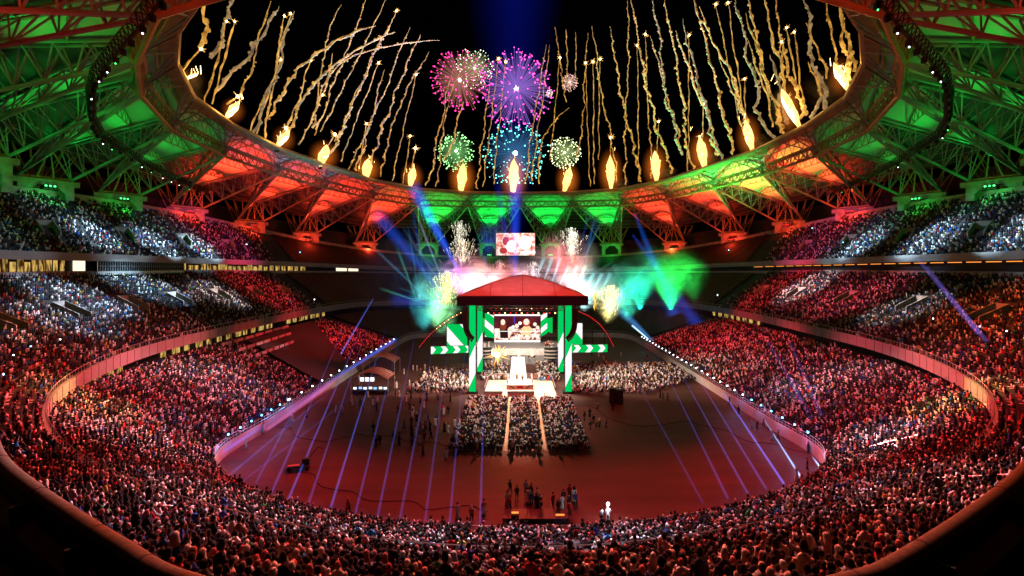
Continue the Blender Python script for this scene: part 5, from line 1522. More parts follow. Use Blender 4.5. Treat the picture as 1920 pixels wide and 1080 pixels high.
TL = [ # bottom, top, star, wiggle, bend
 (340, 150, 377, 92, 2, .3, 0), (426, 195, 446, 181, 2, .2, 0), (386, 205, 425, 40, 1, .45, 0), (398, 195, 440, 40, 1, .45, 0), (398, 110, 442, -10, 0, 1.3, 0), (375, 85, 395, -20, 0, 1.2, 0),
 (470, 250, 527, 112, 1, .35, 0), (480, 262, 545, 25, 1, .6, 0), (497, 270, 533, 30, 1, .7, 0), (408, 165, 522, 12, 0, 1.4, 8), (470, 250, 550, 20, 0, 1.3, 0),
 (520, 262, 536, 240, 2, .2, 0), (600, 200, 640, 8, 0, .7, -12), (508, 225, 705, 48, 0, 1.1, -38), (540, 245, 740, 60, 0, 1.2, -30), (562, 270, 605, 178, 1, .7, 0), (600, 200, 825, 76, 0, .8, -55),
 (600, 300, 628, 252, 2, .2, 0), (585, 240, 625, 100, 0, 1.2, 0), (640, 302, 710, 118, 1, .5, 0), (655, 318, 768, 52, 0, 1.0, 0), (668, 322, 720, 130, 0, 1.0, 0), (690, 330, 788, 66, 0, 1.1, -8), (715, 330, 805, 97, 0, 1.0, -14), (735, 345, 780, 140, 1, .5, 0), (672, 320, 687, 232, 1, .3, 0), (756, 345, 769, 255, 1, .25, 0), (768, 330, 779, 278, 2, .2, 0),
 (800, 355, 848, 132, 0, 1.0, 0), (818, 355, 862, 135, 0, .9, -8), (835, 300, 870, 190, 0, 1.1, 0), (897, 358, 920, 140, 0, 1.0, 0), (906, 350, 935, 110, 1, .6, 0), (925, 345, 948, 116, 1, .5, 0), (985, 345, 1024, 84, 0, .7, 0), (998, 340, 1030, 84, 0, .8, 0), (1012, 345, 1068, 202, 0, 1.0, -22), (1030, 300, 1050, 108, 1, .5, 0), (1062, 190, 1040, 50, 0, .9, 0), (1066, 165, 1062, 55, 0, .8, 0), (1080, 160, 1079, 60, 0, .6, 0), (1082, 300, 1102, 62, 0, .9, 0),
 (1106, 350, 1098, 118, 1, .5, 0), (1114, 345, 1112, 116, 1, .4, 0), (1122, 300, 1125, 111, 1, .4, 0), (1158, 340, 1110, 48, 0, .9, 0), (1172, 350, 1176, -10, 0, 1.0, 0), (1200, 345, 1143, 50, 0, 1.2, 0), (1145, 300, 1145, 258, 2, .2, 0), (1197, 340, 1195, 85, 1, .5, 0), (1222, 335, 1210, 64, 1, .7, 0), (1262, 325, 1182, -10, 0, 1.2, 0), (1280, 290, 1222, -10, 0, 1.3, 0), (1230, 310, 1235, 228, 1, .2, 0), (1298, 318, 1245, -10, 0, 1.1, 0), (1288, 320, 1292, 66, 1, .5, 0),
 (1315, 295, 1319, 195, 1, .3, 0), (1350, 300, 1278, 35, 0, 1.4, 0), (1376, 290, 1300, -10, 0, 1.1, 0), (1399, 262, 1342, 8, 1, .5, 0), (1400, 250, 1365, 5, 1, .5, 0), (1310, 290, 1312, 256, 1, .2, 0), (1398, 260, 1396, 148, 1, .4, 0), (1445, 268, 1378, -10, 0, 1.4, 0), (1470, 265, 1400, -10, 0, 1.2, 0), (1398, 250, 1398, 228, 2, .2, 0), (1480, 185, 1432, -10, 0, 1.2, 0), (1476, 195, 1455, -10, 0, .9, 0),
 (1503, 200, 1475, 52, 1, .5, 0), (1509, 195, 1489, 60, 1, .4, 0), (1525, 245, 1530, 140, 0, 1.4, 10), (1545, 240, 1505, -10, 0, 1.5, 0), (1574, 128, 1546, -10, 0, .7, 0), (1596, 150, 1569, -10, 0, 1.2, 0), (1604, 135, 1575, 20, 0, 1.0, 0), (1490, 205, 1477, 182, 2, .2, 0), (1590, 140, 1574, 125, 2, .2, 0)]
def where_trail(px): 
    return ["far left above the roof rim", "left above the roof rim", "left of the pink bursts", "among the bursts", "right of the bursts", "right above the roof rim", "far right above the roof rim"][int(np.clip((px - 330) / 1290 * 7, 0, 6.99))]
for _ in range(16):
    x0 = random.uniform(1260, 1590) if _ < 10 else random.uniform(440, 640)
    y0 = CY - F * (ZR + 1.5 - HC) / rimY(x0); y1 = random.uniform(-10, 120); sl = (x0 - CX) / 900
    TL.append((x0, y0 - random.uniform(10, 60), x0 - (.28 if x0 > CX else -.36) * (y0 - y1) * random.uniform(.6, 1.2), y1, random.choice((0, 0, 1)), random.uniform(.5, 1.4), 0))
cnt = {}
for (x0, y0, x1, y1, st_, wg, bd) in TL:
    kd = ("thin straight gold trail tipped by a bright star" if wg < .3 else "fine gold trail tipped by a star" if st_ else "long curling gold smoke trail bending over" if abs(bd) > 10 else "thick wriggling smoke trail" if wg > 1.05 else "wavy gold smoke trail")
    w_ = where_trail(x1); cnt[(kd, w_)] = cnt.get((kd, w_), 0) + 1
    c_ = cnt[(kd, w_)]
    lab = f"{kd} {w_}" if c_ == 1 else f"{ORD[min(c_ - 1, 15)]} {kd} {w_}"
    trail(x0, y0, x1, y1, st_, wg, 1.15 if wg > 1.05 else .85, bd, wg > 1.25, lab, "rocket trails over the roof rim")

def burst(px, py, Y, rpx, n, cspark, ctrail, lab, inner=.25, spark=.0075, seed=1, lum=5, tl=.5, squash=1.0, tw=.0032):
    c = at(px, py, Y); r = rpx / F * Y; g2 = np.random.default_rng(seed)
    o = empty("firework_burst", tuple(c)); tag(o, lab, "firework", "firework bursts in the sky")
    q, q2 = MB(), MB()
    for i in range(n):
        z = 1 - 2 * (i + .5) / n; th = i * 2.39996 + g2.uniform(-.45, .45); z = max(-.99, min(.99, z + g2.normal(0, .05)))
        dv = Vector((math.sqrt(1 - z * z) * math.cos(th), math.sqrt(1 - z * z) * math.sin(th), z)) * r * g2.uniform(.78, 1.05)
        dv.z = dv.z * squash - .04 * r
        q.ball(dv, r * spark * 3.0 * g2.uniform(.45, 1.4), 6, 4)
        q2.tube(dv * inner, dv, r * tw * 1.6, 4, r * tw * 2.2, cap=False)
    q.build("sparks", glow("sparks_" + lab.split()[0], cspark, lum), o)
    q2.build("streaks", glow("streaks_" + lab.split()[0], ctrail, tl), o)
    q = MB(); q.ball((0, 0, 0), r * .07, 10, 6); q.build("core", glow("burst_core", (1, .9, .75), 8), o)
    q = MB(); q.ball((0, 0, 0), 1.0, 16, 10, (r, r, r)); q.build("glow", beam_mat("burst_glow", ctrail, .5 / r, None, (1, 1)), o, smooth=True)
burst(862, 150, 330, 55, 200, (1, .03, .32), (.7, .25, .2), "pink firework burst with a golden heart left of centre", .08, .0068, 2, 4, .42)
burst(890, 128, 335, 36, 130, (.75, 1, .55), (.75, .7, .35), "pale green firework burst overlapping the pink one at its upper right", .1, .008, 3, 3.5, .4)
burst(968, 166, 340, 72, 230, (1, .06, .5), (.42, .2, .85), "purple firework burst with magenta tips, largest of all", .04, .0058, 4, 4, .5)
burst(855, 283, 320, 36, 200, (.35, 1, .3), (.3, .8, .25), "green firework burst low on the left", .12, .009, 5, 3.5, .35)
burst(966, 287, 330, 62, 190, (.15, .95, .75), (.08, .3, .6), "teal firework burst low in the centre", .15, .0062, 6, 3.5, .28)
burst(1059, 286, 325, 31, 190, (.9, 1, .5), (.6, .8, .3), "yellow green firework burst low on the right", .12, .0095, 7, 3.5, .4)
burst(1068, 154, 340, 16, 90, (1, .55, .5), (1, .6, .5), "small peach firework burst right of the purple one", .1, .011, 8, 3.5, .9)
burst(1030, 175, 340, 7, 50, (1, .7, .6), (1, .6, .5), "tiny peach firework burst at the purple one's right edge", .1, .02, 9, 4, 1.5)

# spark fountains round the stage
def fountain(px, py, Y, hpx, spread, n, c, lab, seed, lum=3, fall=True):
    b0 = at(px, py, Y); h = hpx / F * Y; g2 = np.random.default_rng(seed)
    o = empty("spark_fountain", tuple(b0)); tag(o, lab, "pyrotechnic", "spark fountains round the stage")
    q, q2 = MB(), MB()
    for i in range(int(n * 1.6)):
        a = g2.uniform(0, 6.28); sp = abs(g2.normal(0, spread)) ; t = g2.uniform(.25, 1.0) ** .7
        d_ = Vector((math.cos(a) * sp, math.sin(a) * sp, 1)); p = d_ * h * t
        p.z -= h * sp * sp * t * t * 1.2
        L = h * g2.uniform(.03, .13)
        q.tube(p - d_.normalized() * L, p, h * .0016, 4, h * .0036, cap=False)
        if g2.random() < .35: q2.ball(p, h * .0065, 5, 3)
    q.build("streaks", glow("fountain_streaks", c, lum * .6), o); q2.build("sparks", glow("fountain_sparks", tuple(min(1, x + .3) for x in c), lum * 1.6), o)
    return o
fountain(838, 600, 178, 92, .20, 420, (.85, .8, .25), "yellow green spark fountain left of the canopy", 1, 2.2)
fountain(822, 606, 182, 70, .16, 200, (.25, .9, .5), "green spark fountain at the far left of the canopy", 2, 1.8)
fountain(1145, 612, 176, 78, .15, 420, (.95, .85, .3), "yellow spark fountain right of the canopy", 3, 2.6)
fountain(1115, 596, 178, 50, .12, 140, (1, .6, .08), "narrow orange spark fountain close right of the canopy", 4, 2.2)
fountain(868, 515, 200, 70, .26, 220, (1, .75, .5), "loose white gold spark fountain above the canopy's left slope", 5, 2.2)
fountain(862, 482, 235, 70, .20, 150, (.9, .85, .6), "sparse pale spark fountain under the left green roof bay", 6, 2)
fountain(1072, 505, 225, 80, .16, 260, (.95, .95, .7), "pale spark fountain under the right green roof bay", 7, 2.2)
fountain(1072, 505, 205, 34, .30, 160, (1, .35, .3), "short red spark fountain above the canopy's right slope", 8, 3)
fountain(936, 520, 205, 34, .35, 120, (1, .4, .4), "short pink spark fountain behind the canopy peak, left", 9, 2.6)
fountain(1000, 530, 200, 40, .4, 160, (1, .8, .75), "white pink spark fountain behind the canopy peak, right", 10, 3)
for i in range(9):   # pale cyan jets fanning above the right slope
    b0 = at(1005 + i * 14, 524 + i * 5, 185); e0 = b0 + Vector((3 + i * .35, 2, 8.0 + (i % 3)))
    o = empty("gas_jet", tuple(b0)); tag(o, f"{ORD[i]} from the left of the pale cyan jets above the canopy's right slope", "jet", "cyan jets behind the canopy")
    q = MB(); q.tube((0, 0, 0), e0 - b0, .15, 8, .9); q.build("jet", beam_mat("cyan_jet", (.35, .85, .9), .9, (1, .15)), o)

# ------------------------------------------------------------------ smoke round the stage, lit by stage lamps inside it
ico = MB(); ico.ball((0, 0, 0), 1.0, 24, 16)
def smoke(px, py, Y, rx, ry, rz, c, dens, lab, lights=(), scale=2.2, thr=.46, seed=0.0):
    p = at(px, py, Y)
    o = ico.build("smoke", smoke_mat("smoke_cloud", c, dens * 2.5, scale, thr=thr), None, tuple(p), smooth=True)
    o.scale = (rx, ry, rz); o.rotation_euler = (0, 0, seed)
    tag(o, lab, "smoke", kind="stuff")
    for (dx, dy, dz, lc, pw) in lights:
        b0 = p + Vector((dx, dy, -rz * 1.1)); spot("smoke_lamp", b0, b0 + Vector((dx * .1, -.5, 10)), lc, pw * 9, 80, 1.0, .5)
smoke(1245, 515, 205, 22, 10, 13, (.8, .9, .8), .10, "green lit smoke cloud drifting right of the stage", ((2, -2, 1, (.02, 1, .08), 34000), (12, -2, 1, (.02, 1, .12), 26000), (-10, -2, -4, (.02, .8, .3), 22000)), 1.9, .44, .3)
smoke(1165, 545, 195, 16, 10, 12, (.8, .85, .85), .07, "teal smoke right of the canopy", ((2, -3, -2, (.05, .8, .5), 22000), (-6, -3, 0, (.3, .9, .9), 14000)), 2.1, .42, 1.0)
smoke(815, 560, 185, 16, 10, 14, (.85, .85, .8), .08, "green and yellow lit smoke left of the canopy", ((4, -3, -2, (.3, 1, .4), 26000), (-5, -3, -4, (.05, .7, .7), 18000), (-10, -3, 0, (.05, .4, 1), 14000)), 2.0, .42, 2.0)
smoke(880, 515, 200, 15, 9, 10, (.9, .85, .85), .09, "pink lit smoke above the canopy's left slope", ((-3, -4, -2, (1, .2, .5), 30000), (6, -3, -1, (1, .4, .3), 22000), (-9, -3, 0, (.2, .3, 1), 20000)), 2.2, .42, .7)
smoke(1055, 490, 205, 17, 9, 14, (.9, .85, .85), .08, "red and grey smoke above the canopy's right slope", ((3, -3, 0, (1, .12, .10), 34000), (-7, -4, -5, (.9, .5, .6), 20000), (10, -3, 0, (.2, .8, .5), 12000)), 2.2, .42, 3.0)
smoke(965, 520, 195, 16, 7, 8, (.9, .88, .88), .08, "pale pink smoke behind the canopy peak", ((5, -3, 0, (1, .5, .55), 26000), (-6, -3, 0, (1, .2, .2), 22000)), 2.4, .42, 4.0)
smoke(905, 535, 186, 13, 7, 9, (.95, .95, .95), .09, "white and cyan glowing smoke over the canopy's left edge", ((-5, -3, -2, (.6, 1, .95), 30000), (4, -3, -1, (1, .8, .85), 22000)), 2.3, .42, 1.1)
smoke(1075, 535, 186, 15, 7, 10, (.95, .95, .95), .09, "white and cyan glowing smoke over the canopy's right edge", ((4, -3, -2, (.55, 1, 1), 32000), (-5, -3, 0, (1, .75, .8), 24000)), 2.3, .42, 2.6)
smoke(1140, 560, 176, 8, 7, 9, (.9, .9, .8), .10, "yellow smoke around the right spark fountain", ((0, -2, 0, (1, .85, .25), 9000),), 2.4, .40, 1.7)
smoke(745, 520, 205, 26, 14, 24, (.4, .55, 1), .035, "dark blue haze left of the stage", ((6, -6, 0, (.02, .1, 1), 26000), (-8, -6, 0, (.02, .05, .9), 16000)), 1.6, .38, .2)
smoke(1235, 560, 200, 26, 14, 20, (.4, .55, 1), .035, "dark blue haze right of the stage", ((-4, -6, 0, (.02, .1, 1), 26000), (9, -6, 0, (.02, .08, .9), 16000)), 1.6, .38, 2.2)
smoke(930, 455, 235, 26, 10, 15, (.4, .55, 1), .03, "bluish smoke under the far green roof bays", ((-8, -5, 0, (.05, .15, 1), 16000), (10, -5, 0, (.6, .15, .35), 9000)), 1.9, .40, 5.0)
for i, (px, py, rx, rz) in enumerate(((1560, 165, 9, 6), (1470, 205, 8, 8), (1420, 275, 6, 5), (1335, 300, 6, 4), (1165, 345, 8, 4), (1255, 325, 6, 4), (345, 165, 6, 7))):
    Y = rimY(px) + 3
    smoke(px, py, Y, rx, 5, rz, (.85, .75, .6), .12, f"golden smoke puff by the {['far right', 'second right', 'third right', 'fourth right', 'sixth right', 'fifth right', 'far left'][i]} flame jet", (), 2.6, .42, i)

# ------------------------------------------------------------------ shafts of light
BM = {}
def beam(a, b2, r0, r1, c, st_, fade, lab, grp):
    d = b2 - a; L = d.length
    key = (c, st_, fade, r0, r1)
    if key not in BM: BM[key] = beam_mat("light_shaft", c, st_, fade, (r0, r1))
    q = MB(); n = 10
    q.loft([[(r0 * math.cos(2 * math.pi * k_ / n), r0 * math.sin(2 * math.pi * k_ / n), 0) for k_ in range(n)], [(r1 * math.cos(2 * math.pi * k_ / n), r1 * math.sin(2 * math.pi * k_ / n), L) for k_ in range(n)]])
    o = q.build("light_beam", BM[key], None, tuple(a), smooth=True); o.rotation_euler = d.to_track_quat('Z', 'Y').to_euler()
    tag(o, lab, "light beam", grp)
LB = [(425, 895, 575, 770), (480, 905, 545, 780), (440, 914, 600, 790), (507, 928, 568, 790), (540, 937, 603, 790), (578, 945, 630, 790), (620, 952, 670, 790), (666, 963, 712, 780), (708, 968, 745, 790), (750, 972, 785, 790), (797, 977, 822, 790), (843, 980, 860, 790), (900, 981, 906, 790)]
RB = [(1318, 943, 1240, 800), (1365, 935, 1280, 762), (1402, 925, 1323, 783), (1437, 917, 1362, 795), (1470, 907, 1400, 802), (1502, 895, 1458, 826), (1541, 880, 1517, 850)]
for j, (L_, nm) in enumerate(((LB, "left"), (RB, "right"))):
    for i, (bx, by, tx, ty) in enumerate(L_):
        s_ = (tx - bx) / (ty - by); y_ = 605 if nm == "left" else 640
        if nm == "left" and i in (0, 2): y_ = 690
        if nm == "right" and i >= 5: y_ = ty - 60
        tx2 = bx + s_ * (y_ - by)
        p = floor_at(bx, by, .15); Yt = {605: 198, 640: 180, 690: 138}.get(y_, 100)
        st_ = (.3, .2, .2, .28, .4, .2, .4, .2, .2, .17, .14, .18, .22)[i] if nm == "left" else (.1, .2, .26, .28, 1.0, 2.4, 3.2)[i]
        beam(at(tx2, y_, Yt), p, .08, .17, (.12, .18, 1) if st_ < 1.2 else (.3, .5, 1), st_, (.04, 1.0), f"{ORD[i]} from the left of the blue beams landing on the {nm} half of the floor", "blue beams on the floor")
        spot("beam_pool", p + Vector((0, 3, 5)), p, (.2, .3, 1), 250 if nm == "left" else (100, 200, 250, 300, 700, 1200, 1500)[i], 40, 1, .2)
beam(at(412, 851, 76.5), at(742, 636, 186), .5, .9, (.10, .16, 1), .55, (1.0, .5), "broad blue beam running along the left lamp wall", "wide blue beams")
beam(at(500, 806, 86), at(700, 662, 168), .4, .6, (.75, .2, .7), .25, (.6, 1), "pink beam along the left lamp wall", "wide blue beams")
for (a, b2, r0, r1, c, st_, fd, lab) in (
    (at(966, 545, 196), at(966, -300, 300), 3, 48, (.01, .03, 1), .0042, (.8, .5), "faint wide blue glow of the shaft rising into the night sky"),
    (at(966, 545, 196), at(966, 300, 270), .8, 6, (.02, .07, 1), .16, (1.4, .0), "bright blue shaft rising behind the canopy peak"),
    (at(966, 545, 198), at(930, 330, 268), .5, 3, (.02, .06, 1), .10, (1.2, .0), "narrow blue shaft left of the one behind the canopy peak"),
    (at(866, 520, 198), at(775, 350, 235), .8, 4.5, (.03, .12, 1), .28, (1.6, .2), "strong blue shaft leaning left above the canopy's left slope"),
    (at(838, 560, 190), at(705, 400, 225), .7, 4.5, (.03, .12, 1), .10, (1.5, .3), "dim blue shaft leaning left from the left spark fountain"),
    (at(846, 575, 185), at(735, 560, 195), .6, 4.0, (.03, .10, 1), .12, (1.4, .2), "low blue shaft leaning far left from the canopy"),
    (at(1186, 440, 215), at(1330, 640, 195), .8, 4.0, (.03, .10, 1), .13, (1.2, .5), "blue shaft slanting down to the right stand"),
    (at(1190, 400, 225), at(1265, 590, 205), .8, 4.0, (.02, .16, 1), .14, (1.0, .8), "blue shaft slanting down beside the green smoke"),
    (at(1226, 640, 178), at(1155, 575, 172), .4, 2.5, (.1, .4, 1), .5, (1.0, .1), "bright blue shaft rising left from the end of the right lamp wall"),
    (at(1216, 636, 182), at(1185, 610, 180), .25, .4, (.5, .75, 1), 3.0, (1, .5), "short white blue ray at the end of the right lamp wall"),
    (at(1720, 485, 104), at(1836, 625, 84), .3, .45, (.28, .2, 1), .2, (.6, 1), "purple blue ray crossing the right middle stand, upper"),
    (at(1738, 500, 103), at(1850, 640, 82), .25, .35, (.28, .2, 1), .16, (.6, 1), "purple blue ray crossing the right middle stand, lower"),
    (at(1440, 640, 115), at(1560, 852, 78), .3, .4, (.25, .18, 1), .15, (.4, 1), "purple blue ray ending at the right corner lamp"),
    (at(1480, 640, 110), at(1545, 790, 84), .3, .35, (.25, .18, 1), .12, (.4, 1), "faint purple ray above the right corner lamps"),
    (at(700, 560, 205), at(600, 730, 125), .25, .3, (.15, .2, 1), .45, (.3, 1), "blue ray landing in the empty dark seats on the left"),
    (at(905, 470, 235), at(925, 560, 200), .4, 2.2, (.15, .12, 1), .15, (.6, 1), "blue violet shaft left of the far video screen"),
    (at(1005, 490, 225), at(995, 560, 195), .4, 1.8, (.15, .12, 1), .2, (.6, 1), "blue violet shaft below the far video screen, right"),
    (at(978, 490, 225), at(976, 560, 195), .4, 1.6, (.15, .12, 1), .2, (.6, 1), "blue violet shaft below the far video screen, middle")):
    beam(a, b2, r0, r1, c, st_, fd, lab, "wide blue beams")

g3 = np.random.default_rng(21)
for i in range(30):     # thin rays fanning out from behind the stage
    sg = -1 if i % 2 == 0 else 1
    bx = 968 + sg * g3.uniform(20, 190); by = 545 + abs(bx - 968) * .18
    an = sg * g3.uniform(.15, 1.25); L_ = g3.uniform(70, 190)
    b0 = at(bx, by, 192); e0 = at(bx + math.sin(an) * L_, by - math.cos(an) * L_, 192 + g3.uniform(-12, 25))
    c = ((.08, .2, 1), (.1, .55, 1), (.6, .8, 1), (.05, .15, 1), (.15, .9, .6))[int(g3.integers(0, 5))]
    cn = {.08: "blue", .1: "sky blue", .6: "white", .05: "deep blue", .15: "green"}[c[0]]
    beam(b0, e0, .18, .9, c, float(round(g3.uniform(.25, .6), 2)), (1.3, .03), f"thin {cn} ray fanning {'left' if sg < 0 else 'right'} from behind the stage", "thin rays fanning from behind the stage")
# ------------------------------------------------------------------ lamps along the field wall
wl = empty("wall_lamp"); first = True
q = MB(); q.box((0, 0, .12), (.5, .35, .25)); hme = q.mesh("housing", M["dark"])
q = MB(); q.ball((0, 0, .38), .16, 8, 5); lme = {c: q.mesh("lens_" + c, G["lamp_" + c]) for c in ("cyan", "white")}
for sgn, ys in ((-1, list(np.arange(79, 100, 3.4)) + list(np.arange(100, 186, 5.5))), (1, np.arange(80, 190, 3.9))):
    for i, y_ in enumerate(ys):
        o = wl if first else wl.copy()
        if not first: col.objects.link(o)
        first = False
        o.location = (sgn * 45.0, y_, 2.75)
        tag(o, f"small {'cyan' if i < 6 else 'white'} lamp on the {'left' if sgn < 0 else 'right'} field wall railing, {ORD[i] if i < 16 else 'near the far end'}{' from the near corner' if i < 16 else ''}", "lamp", "lamps along the field wall")
        h = bpy.data.objects.new("housing", hme); col.objects.link(h); h.parent = o
        l_ = bpy.data.objects.new("lens", lme["cyan" if i < 6 else "white"]); col.objects.link(l_); l_.parent = o
        if i < 7 and i % 2 == 0: point("wall_lamp_light", (sgn * 43.8, y_, 3.2), (.2, .4, 1), 220, .2)
p = floor_at(1140, 978); o = empty("work_lamp", (p.x, p.y, 0)); tag(o, "bright white work lamp on a stand at the near rail", "lamp")
q = MB(); q.tube((0, 0, 0), (0, 0, 1.9), .04, 6); q.build("stand", M["rail"], o); q = MB(); q.ball((0, 0, 2.0), .2, 8, 6); q.build("lens", G["lamp_white"], o)
point("work_lamp_light", (p.x, p.y - .5, 2.2), (.9, .92, 1), 350, .15)
for i, (px, py, Y, c) in enumerate(((1522, 422, 118, "cyan"), (905, 0, 0, None), (1187, 0, 0, None), (1580, 450, 150, "cyan"), (1835, 604, 86, "cyan"), (1885, 612, 80, "white"), (1748, 590, 96, "white"), (28, 655, 66, "white"), (60, 640, 76, "cyan"), (115, 628, 84, "white"), (10, 690, 60, "cyan"), (590, 558, 200, "white"), (545, 560, 190, "cyan"), (563, 470, 220, "cyan"), (463, 455, 205, "white"), (1345, 550, 200, "white"), (1366, 466, 215, "cyan"))):
    if c is None: continue
    p = at(px, py, Y); o = empty("stand_lamp", tuple(p - Vector((0, 0, 1.0))))
    tag(o, f"{c} moving lamp shining in the {'left' if px < 960 else 'right'} {'upper' if py < 480 else 'middle'} stand, {['nearest', 'low', 'high', 'outer', 'inner'][i % 5]} {'row' if i < 9 else 'aisle'}", "lamp", "moving lamps in the stands")
    q = MB(); q.box((0, 0, -.2), (.35, .35, .6)); q.build("housing", M["dark"], o)
    q = MB(); q.ball((0, -.2, .3), 0.05 + .0006 * Y, 8, 5); q.build("lens", G["lamp_" + c], o)

# black lighting truss slung below the roof on both sides
TP = [(312, -6, 50), (252, 68, 57), (205, 120, 66), (180, 150, 72), (170, 185, 80), (172, 232, 92), (188, 258, 103), (240, 292, 119), (300, 326, 143), (350, 348, 164), (400, 366, 186)]
for sgn in (-1, 1):
    P = [at(px, py, Y) for px, py, Y in TP]
    if sgn > 0: P = [Vector((-p.x, p.y, p.z)) for p in P]
    o = empty("lighting_truss", tuple(P[4])); tag(o, f"black lighting truss with small moving lamps slung under the {'left' if sgn < 0 else 'right'} roof", "lighting truss", "lighting trusses under the roof")
    q = MB()
    for i in range(len(P) - 1):
        a, b2 = P[i] - P[4], P[i + 1] - P[4]
        n_ = max(3, int((b2 - a).length / 1.6))
        lattice(q, a, b2, a + Vector((0, 0, 1.5)), b2 + Vector((0, 0, 1.5)), n_, .13, .08, .6, Vector((b2.y - a.y, a.x - b2.x, 0)).normalized())
    q.build("frame", M["dark"], o)
    for i in range(len(P) - 1):
        for t in (.1, .4, .7):
            p = P[i] + (P[i + 1] - P[i]) * t - P[4]
            q = MB(); q.box(p - Vector((0, 0, .45)), (.45, .45, .7)); h = q.build("moving_lamp", M["black"], o)
            if random.random() < .4:
                q = MB(); q.ball(p - Vector((0, .1, .9)), .09, 6, 4); q.build("lens", G["lamp_white"] if random.random() < .8 else G["lamp_green"], h)

# handrails standing in the near aisles
for i, (k0, k1, a, b2, za, zb, t0, t1) in enumerate(((-11.2, -11.2, "P1", "P2", Z2F, Z2, .05, .3), (-10.9, -10.9, "P1", "P2", Z2F, Z2, .02, .2), (-11.5, -11.5, "P0", "P1", 1.8, Z1, .55, .95), (11.4, 11.4, "P0", "P1", 1.8, Z1, .6, .95), (10.9, 10.9, "P1", "P2", Z2F, Z2, .02, .2), (10.5, 10.5, "P1", "P2", Z2F, Z2, .05, .25), (-10.3, -10.3, "P0", "P1", 1.8, Z1, .7, .95), (10.0, 10.0, "P0", "P1", 1.8, Z1, .6, .9), (-9.6, -9.6, "P0", "P1", 1.8, Z1, .5, .8), (9.3, 9.3, "P0", "P1", 1.8, Z1, .3, .6), (11.75, 11.75, "P1", "P2", Z2F, Z2, .05, .35), (-8.5, -8.5, "P0", "P1", 1.8, Z1, .5, .8))):
    pts = []
    for t in np.linspace(t0, t1, 7):
        x, y = tier_xy(a, b2, t, np.array([k0])); z0 = float(zc(za, k0)) if not np.isscalar(za) else za
        pts.append(Vector((x[0], y[0], z0 + (float(zc(zb, k0)) - z0) * t)))
    o = empty("handrail", tuple(pts[0])); px = CX + F * pts[0].x / pts[0].y
    tag(o, f"steel handrail in a stand aisle, {ORD[sorted([i]).index(i)] if False else ['lower', 'upper'][int('P1' == a)]} flight {['far left', 'left', 'left of centre', 'right of centre', 'right', 'far right'][int(np.clip(px / 320, 0, 5))]} near the camera", "handrail", "handrails in the near aisles")
    q = MB()
    for h_ in (.95, .55): q.path([p - pts[0] + Vector((0, 0, h_)) for p in pts], .035, 5)
    q.build("rails", M["rail"], o)
    for p in pts:
        r_ = MB(); r_.tube(p - pts[0], p - pts[0] + Vector((0, 0, .95)), .03, 5); r_.build("post", M["rail"], o)

# ------------------------------------------------------------------ show lights: washes from the roof ring and under the canopy
for (x_, y_, c, pw, tx, ty) in ((-6, 120, (1, .86, .68), 34000, -3, 121), (6, 120, (1, .86, .68), 34000, 3, 121), (0, 136, (1, .8, .6), 30000, 0, 146)):
    spot("canopy_key", (x_ + .6, y_, 18.3), (tx, ty, 0), c, pw * 1.1, 96, .6, .4)
spot("canopy_side", (-9, 122, 18.3), (-22, 126, 0), (1, .85, .62), 60000, 75, .8, .4)
spot("canopy_side", (10, 124, 18.3), (28, 128, 0), (1, .85, .62), 75000, 80, .8, .4)
spot("canopy_front", (0, 118, 19), (2, 84, 0), (1, .09, .03), 45000, 95, .9, .4)
spot("canopy_front", (0, 118, 19), (0, 98, 0), (1, .62, .4), 80000, 42, .9, .4)
for x_ in (-26, 0, 26): spot("field_wash", (x_, 78, 62), (x_ * .8, 130, 0), (1, .03, .03), 80000, 58, .9, .6)
spot("canopy_top", (0, 64, 64), (0, 129, 24), (1, .22, .25), 95000, 20, .5, .6)
spot("front_of_house", (6, 68, 62), (0, 97, 1), (1, .78, .62), 150000, 34, .9, .5)
spot("front_of_house", (-8, 68, 62), (-18, 112, 1), (1, .6, .5), 50000, 30, .9, .5)
def tp(n1, n2, za, zb, k0, t):
    x, y = tier_xy(n1, n2, t, np.array([k0])); z0 = float(zc(za, k0)) if not np.isscalar(za) else za
    return Vector((x[0], y[0], z0 + (float(zc(zb, k0)) - z0) * t + 1))
LO, MI, UP = ("P0", "P1", 1.8, Z1), ("P1", "P2", Z2F, Z2), ("P2", "P4", Z3, Z4)
def wash(tier, k0, t, c, pw, deg, blend=.8, src=None):
    T_ = tp(*tier, k0, t)
    s_ = Vector((T_.x * .42, 160 + (T_.y - 160) * .45, 58)) if src is None else Vector(src)
    spot("stand_wash", s_, T_, c, pw * (2.9 if c in (RD, PK, OR, MG) else 3.2) * (T_ - s_).length ** 2 / 3600, deg, blend, .5)
RD, PK, OR, WB, YL, MG, WH = (1, .02, .035), (1, .09, .14), (1, .12, .03), (.5, .78, 1), (1, .75, .25), (1, .07, .28), (1, .82, .8)
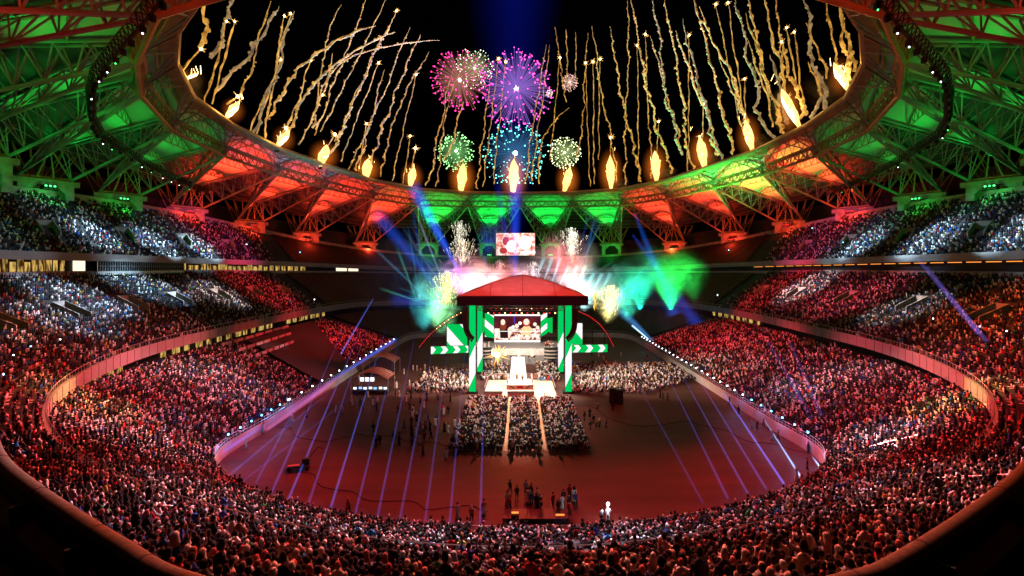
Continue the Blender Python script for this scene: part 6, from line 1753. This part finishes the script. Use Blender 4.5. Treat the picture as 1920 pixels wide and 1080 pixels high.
for sg in (-1, 1):
    wash(LO, sg * 4.6, .5, RD, 90000, 38); wash(LO, sg * 5.6, .5, RD, 100000, 34); wash(LO, sg * 6.9, .5, PK, 90000, 42)
    wash(LO, sg * 8.2, .5, PK, 75000, 44); wash(LO, sg * 9.3, .5, RD, 60000, 48); wash(LO, sg * 10.5, .5, RD, 45000, 55)
    wash(MI, sg * 4.6, .5, RD, 80000, 30); wash(MI, sg * 9.8, .4, RD, 40000, 50); wash(MI, sg * 8.4, .5, OR, 35000, 45)
    wash(MI, sg * 11, .4, OR, 16000, 60)
    wash(LO, sg * 8.75, .88, YL, 130000, 12, .9); wash(UP, sg * 4.6, .5, MG, 45000, 34)
    wash(LO, sg * 11.3, .5, WB, 60000, 20, .9); wash(LO, sg * 10.4, .45, WB, 40000, 18, .9)
    wash(LO, sg * 7.4, .3, WB, 50000, 14, .9); wash(LO, sg * 7.2, .7, WH, 60000, 16, .9); wash(LO, sg * 9.2, .3, WH, 50000, 16, .9)
wash(LO, .0 + 12, .5, WB, 75000, 30, .9, (0, 75, 58)); wash(MI, 12, .3, WH, 14000, 40, .9, (0, 70, 58)); wash(MI, 12, .3, OR, 26000, 50, .9, (0, 70, 58)); wash(MI, -11, .3, WB, 50000, 18, .9); wash(MI, 10.6, .3, WH, 60000, 18, .9); wash(LO, -10.9, .7, WH, 60000, 16, .9); wash(LO, 12, .7, RD, 45000, 70, .9, (0, 75, 58)); wash(LO, 11.6, .75, WB, 90000, 11, .9, (4, 75, 58)); wash(LO, -11.7, .8, WB, 70000, 10, .9, (-4, 75, 58))
for (tier, k0, t, c, pw, dg) in ((UP, -5.6, .25, WB, 300000, 14), (UP, -5.0, .22, WB, 260000, 13), (UP, -6.2, .3, WB, 260000, 12), (MI, -6.1, .7, WB, 210000, 18), (MI, -6.9, .6, WB, 230000, 17), (MI, -5.4, .5, WH, 120000, 18), (MI, -7.4, .4, WB, 130000, 15), (MI, -7.9, .8, OR, 50000, 24),
                               (UP, 6.9, .35, WB, 260000, 16), (UP, 6.1, .25, WB, 230000, 15), (UP, 5.3, .25, WB, 200000, 14), (UP, 7.6, .5, WB, 150000, 16), (MI, 5.0, .6, WH, 150000, 20), (MI, 5.9, .5, PK, 120000, 26), (MI, 6.6, .4, WH, 110000, 16), (MI, 7.4, .6, OR, 80000, 26), (MI, 8.0, .4, OR, 60000, 24)):
    wash(tier, k0, t, c, pw, dg, .9)
spot("ribbon_light", (-30, 120, 40), (-78, 110, 12), (1, .2, .16), 90000, 50, .8, .5)

for i in range(26):      # small moving-head pools picking out parts of the crowd
    tr = (LO, MI, LO)[i % 3]; k0 = random.choice((-1, 1)) * random.uniform(4.6, 11.8)
    wash(tr, k0, random.uniform(.2, .85), random.choice((WB, WB, WH, (1, .7, .75))), random.uniform(30000, 60000), random.uniform(7, 13), 1.0)

for (tr, k0, t, c, pw, dg) in ((LO, 5.4, .5, PK, 60000, 36), (LO, 6.6, .4, PK, 50000, 34), (MI, 5.3, .5, PK, 60000, 26), (LO, -5.0, .5, RD, 50000, 30), (LO, 7.8, .6, (1, .3, .3), 45000, 30), (LO, -7.6, .6, (1, .3, .36), 45000, 30), (LO, -9.4, .75, (1, .5, .4), 40000, 18)):
    wash(tr, k0, t, c, pw, dg)

for sg in (-1, 1):
    for k0, pw in ((5.2, 20000), (6.2, 20000), (7.2, 9000)): wash(UP, sg * k0, .3, (.5, .78, 1), pw, 26)
spot("stage_fill", (0, 142, 18.5), (0, 158, 5), (1, .75, .6), 26000, 100, .8, .4)
# ------------------------------------------------------------------ tell look-alikes apart by where they stand
bpy.context.view_layer.update()
byl = {}
for o in bpy.data.objects:
    if o.parent is None and o.get("label"): byl.setdefault(o["label"], []).append(o)
ORD2 = ORD + ["seventeenth", "eighteenth", "nineteenth", "twentieth"]
for lab, os_ in byl.items():
    if len(os_) < 2: continue
    os_.sort(key=lambda o: o.location.x / max(o.location.y, 1))
    for i, o in enumerate(os_):
        suf = ", leftmost" if i == 0 else ", rightmost" if i == len(os_) - 1 else f", {ORD2[i]} from left"
        w = lab
        if len((w + suf).split()) > 16: w = w.replace(" with brown hair", ", brown hair").replace(" with black hair", ", black hair").replace(" near the camera", "").replace("the loose standing crowd", "the crowd").replace("around the camera platform at the near rail", "around the camera platform")
        if len((w + suf).split()) > 16: suf = suf.replace(" from left", "")
        o["label"] = w + suf

        if len(o["label"].split()) > 16: o["label"] = " ".join(w.split()[:16 - len(suf.split()) + 1]) + suf
        if len(o["label"].split()) > 16: o["label"] = " ".join(o["label"].split()[:16])
for o in bpy.data.objects:
    if o.parent is None and o.get("category") and not o.get("kind"): o["kind"] = "thing"
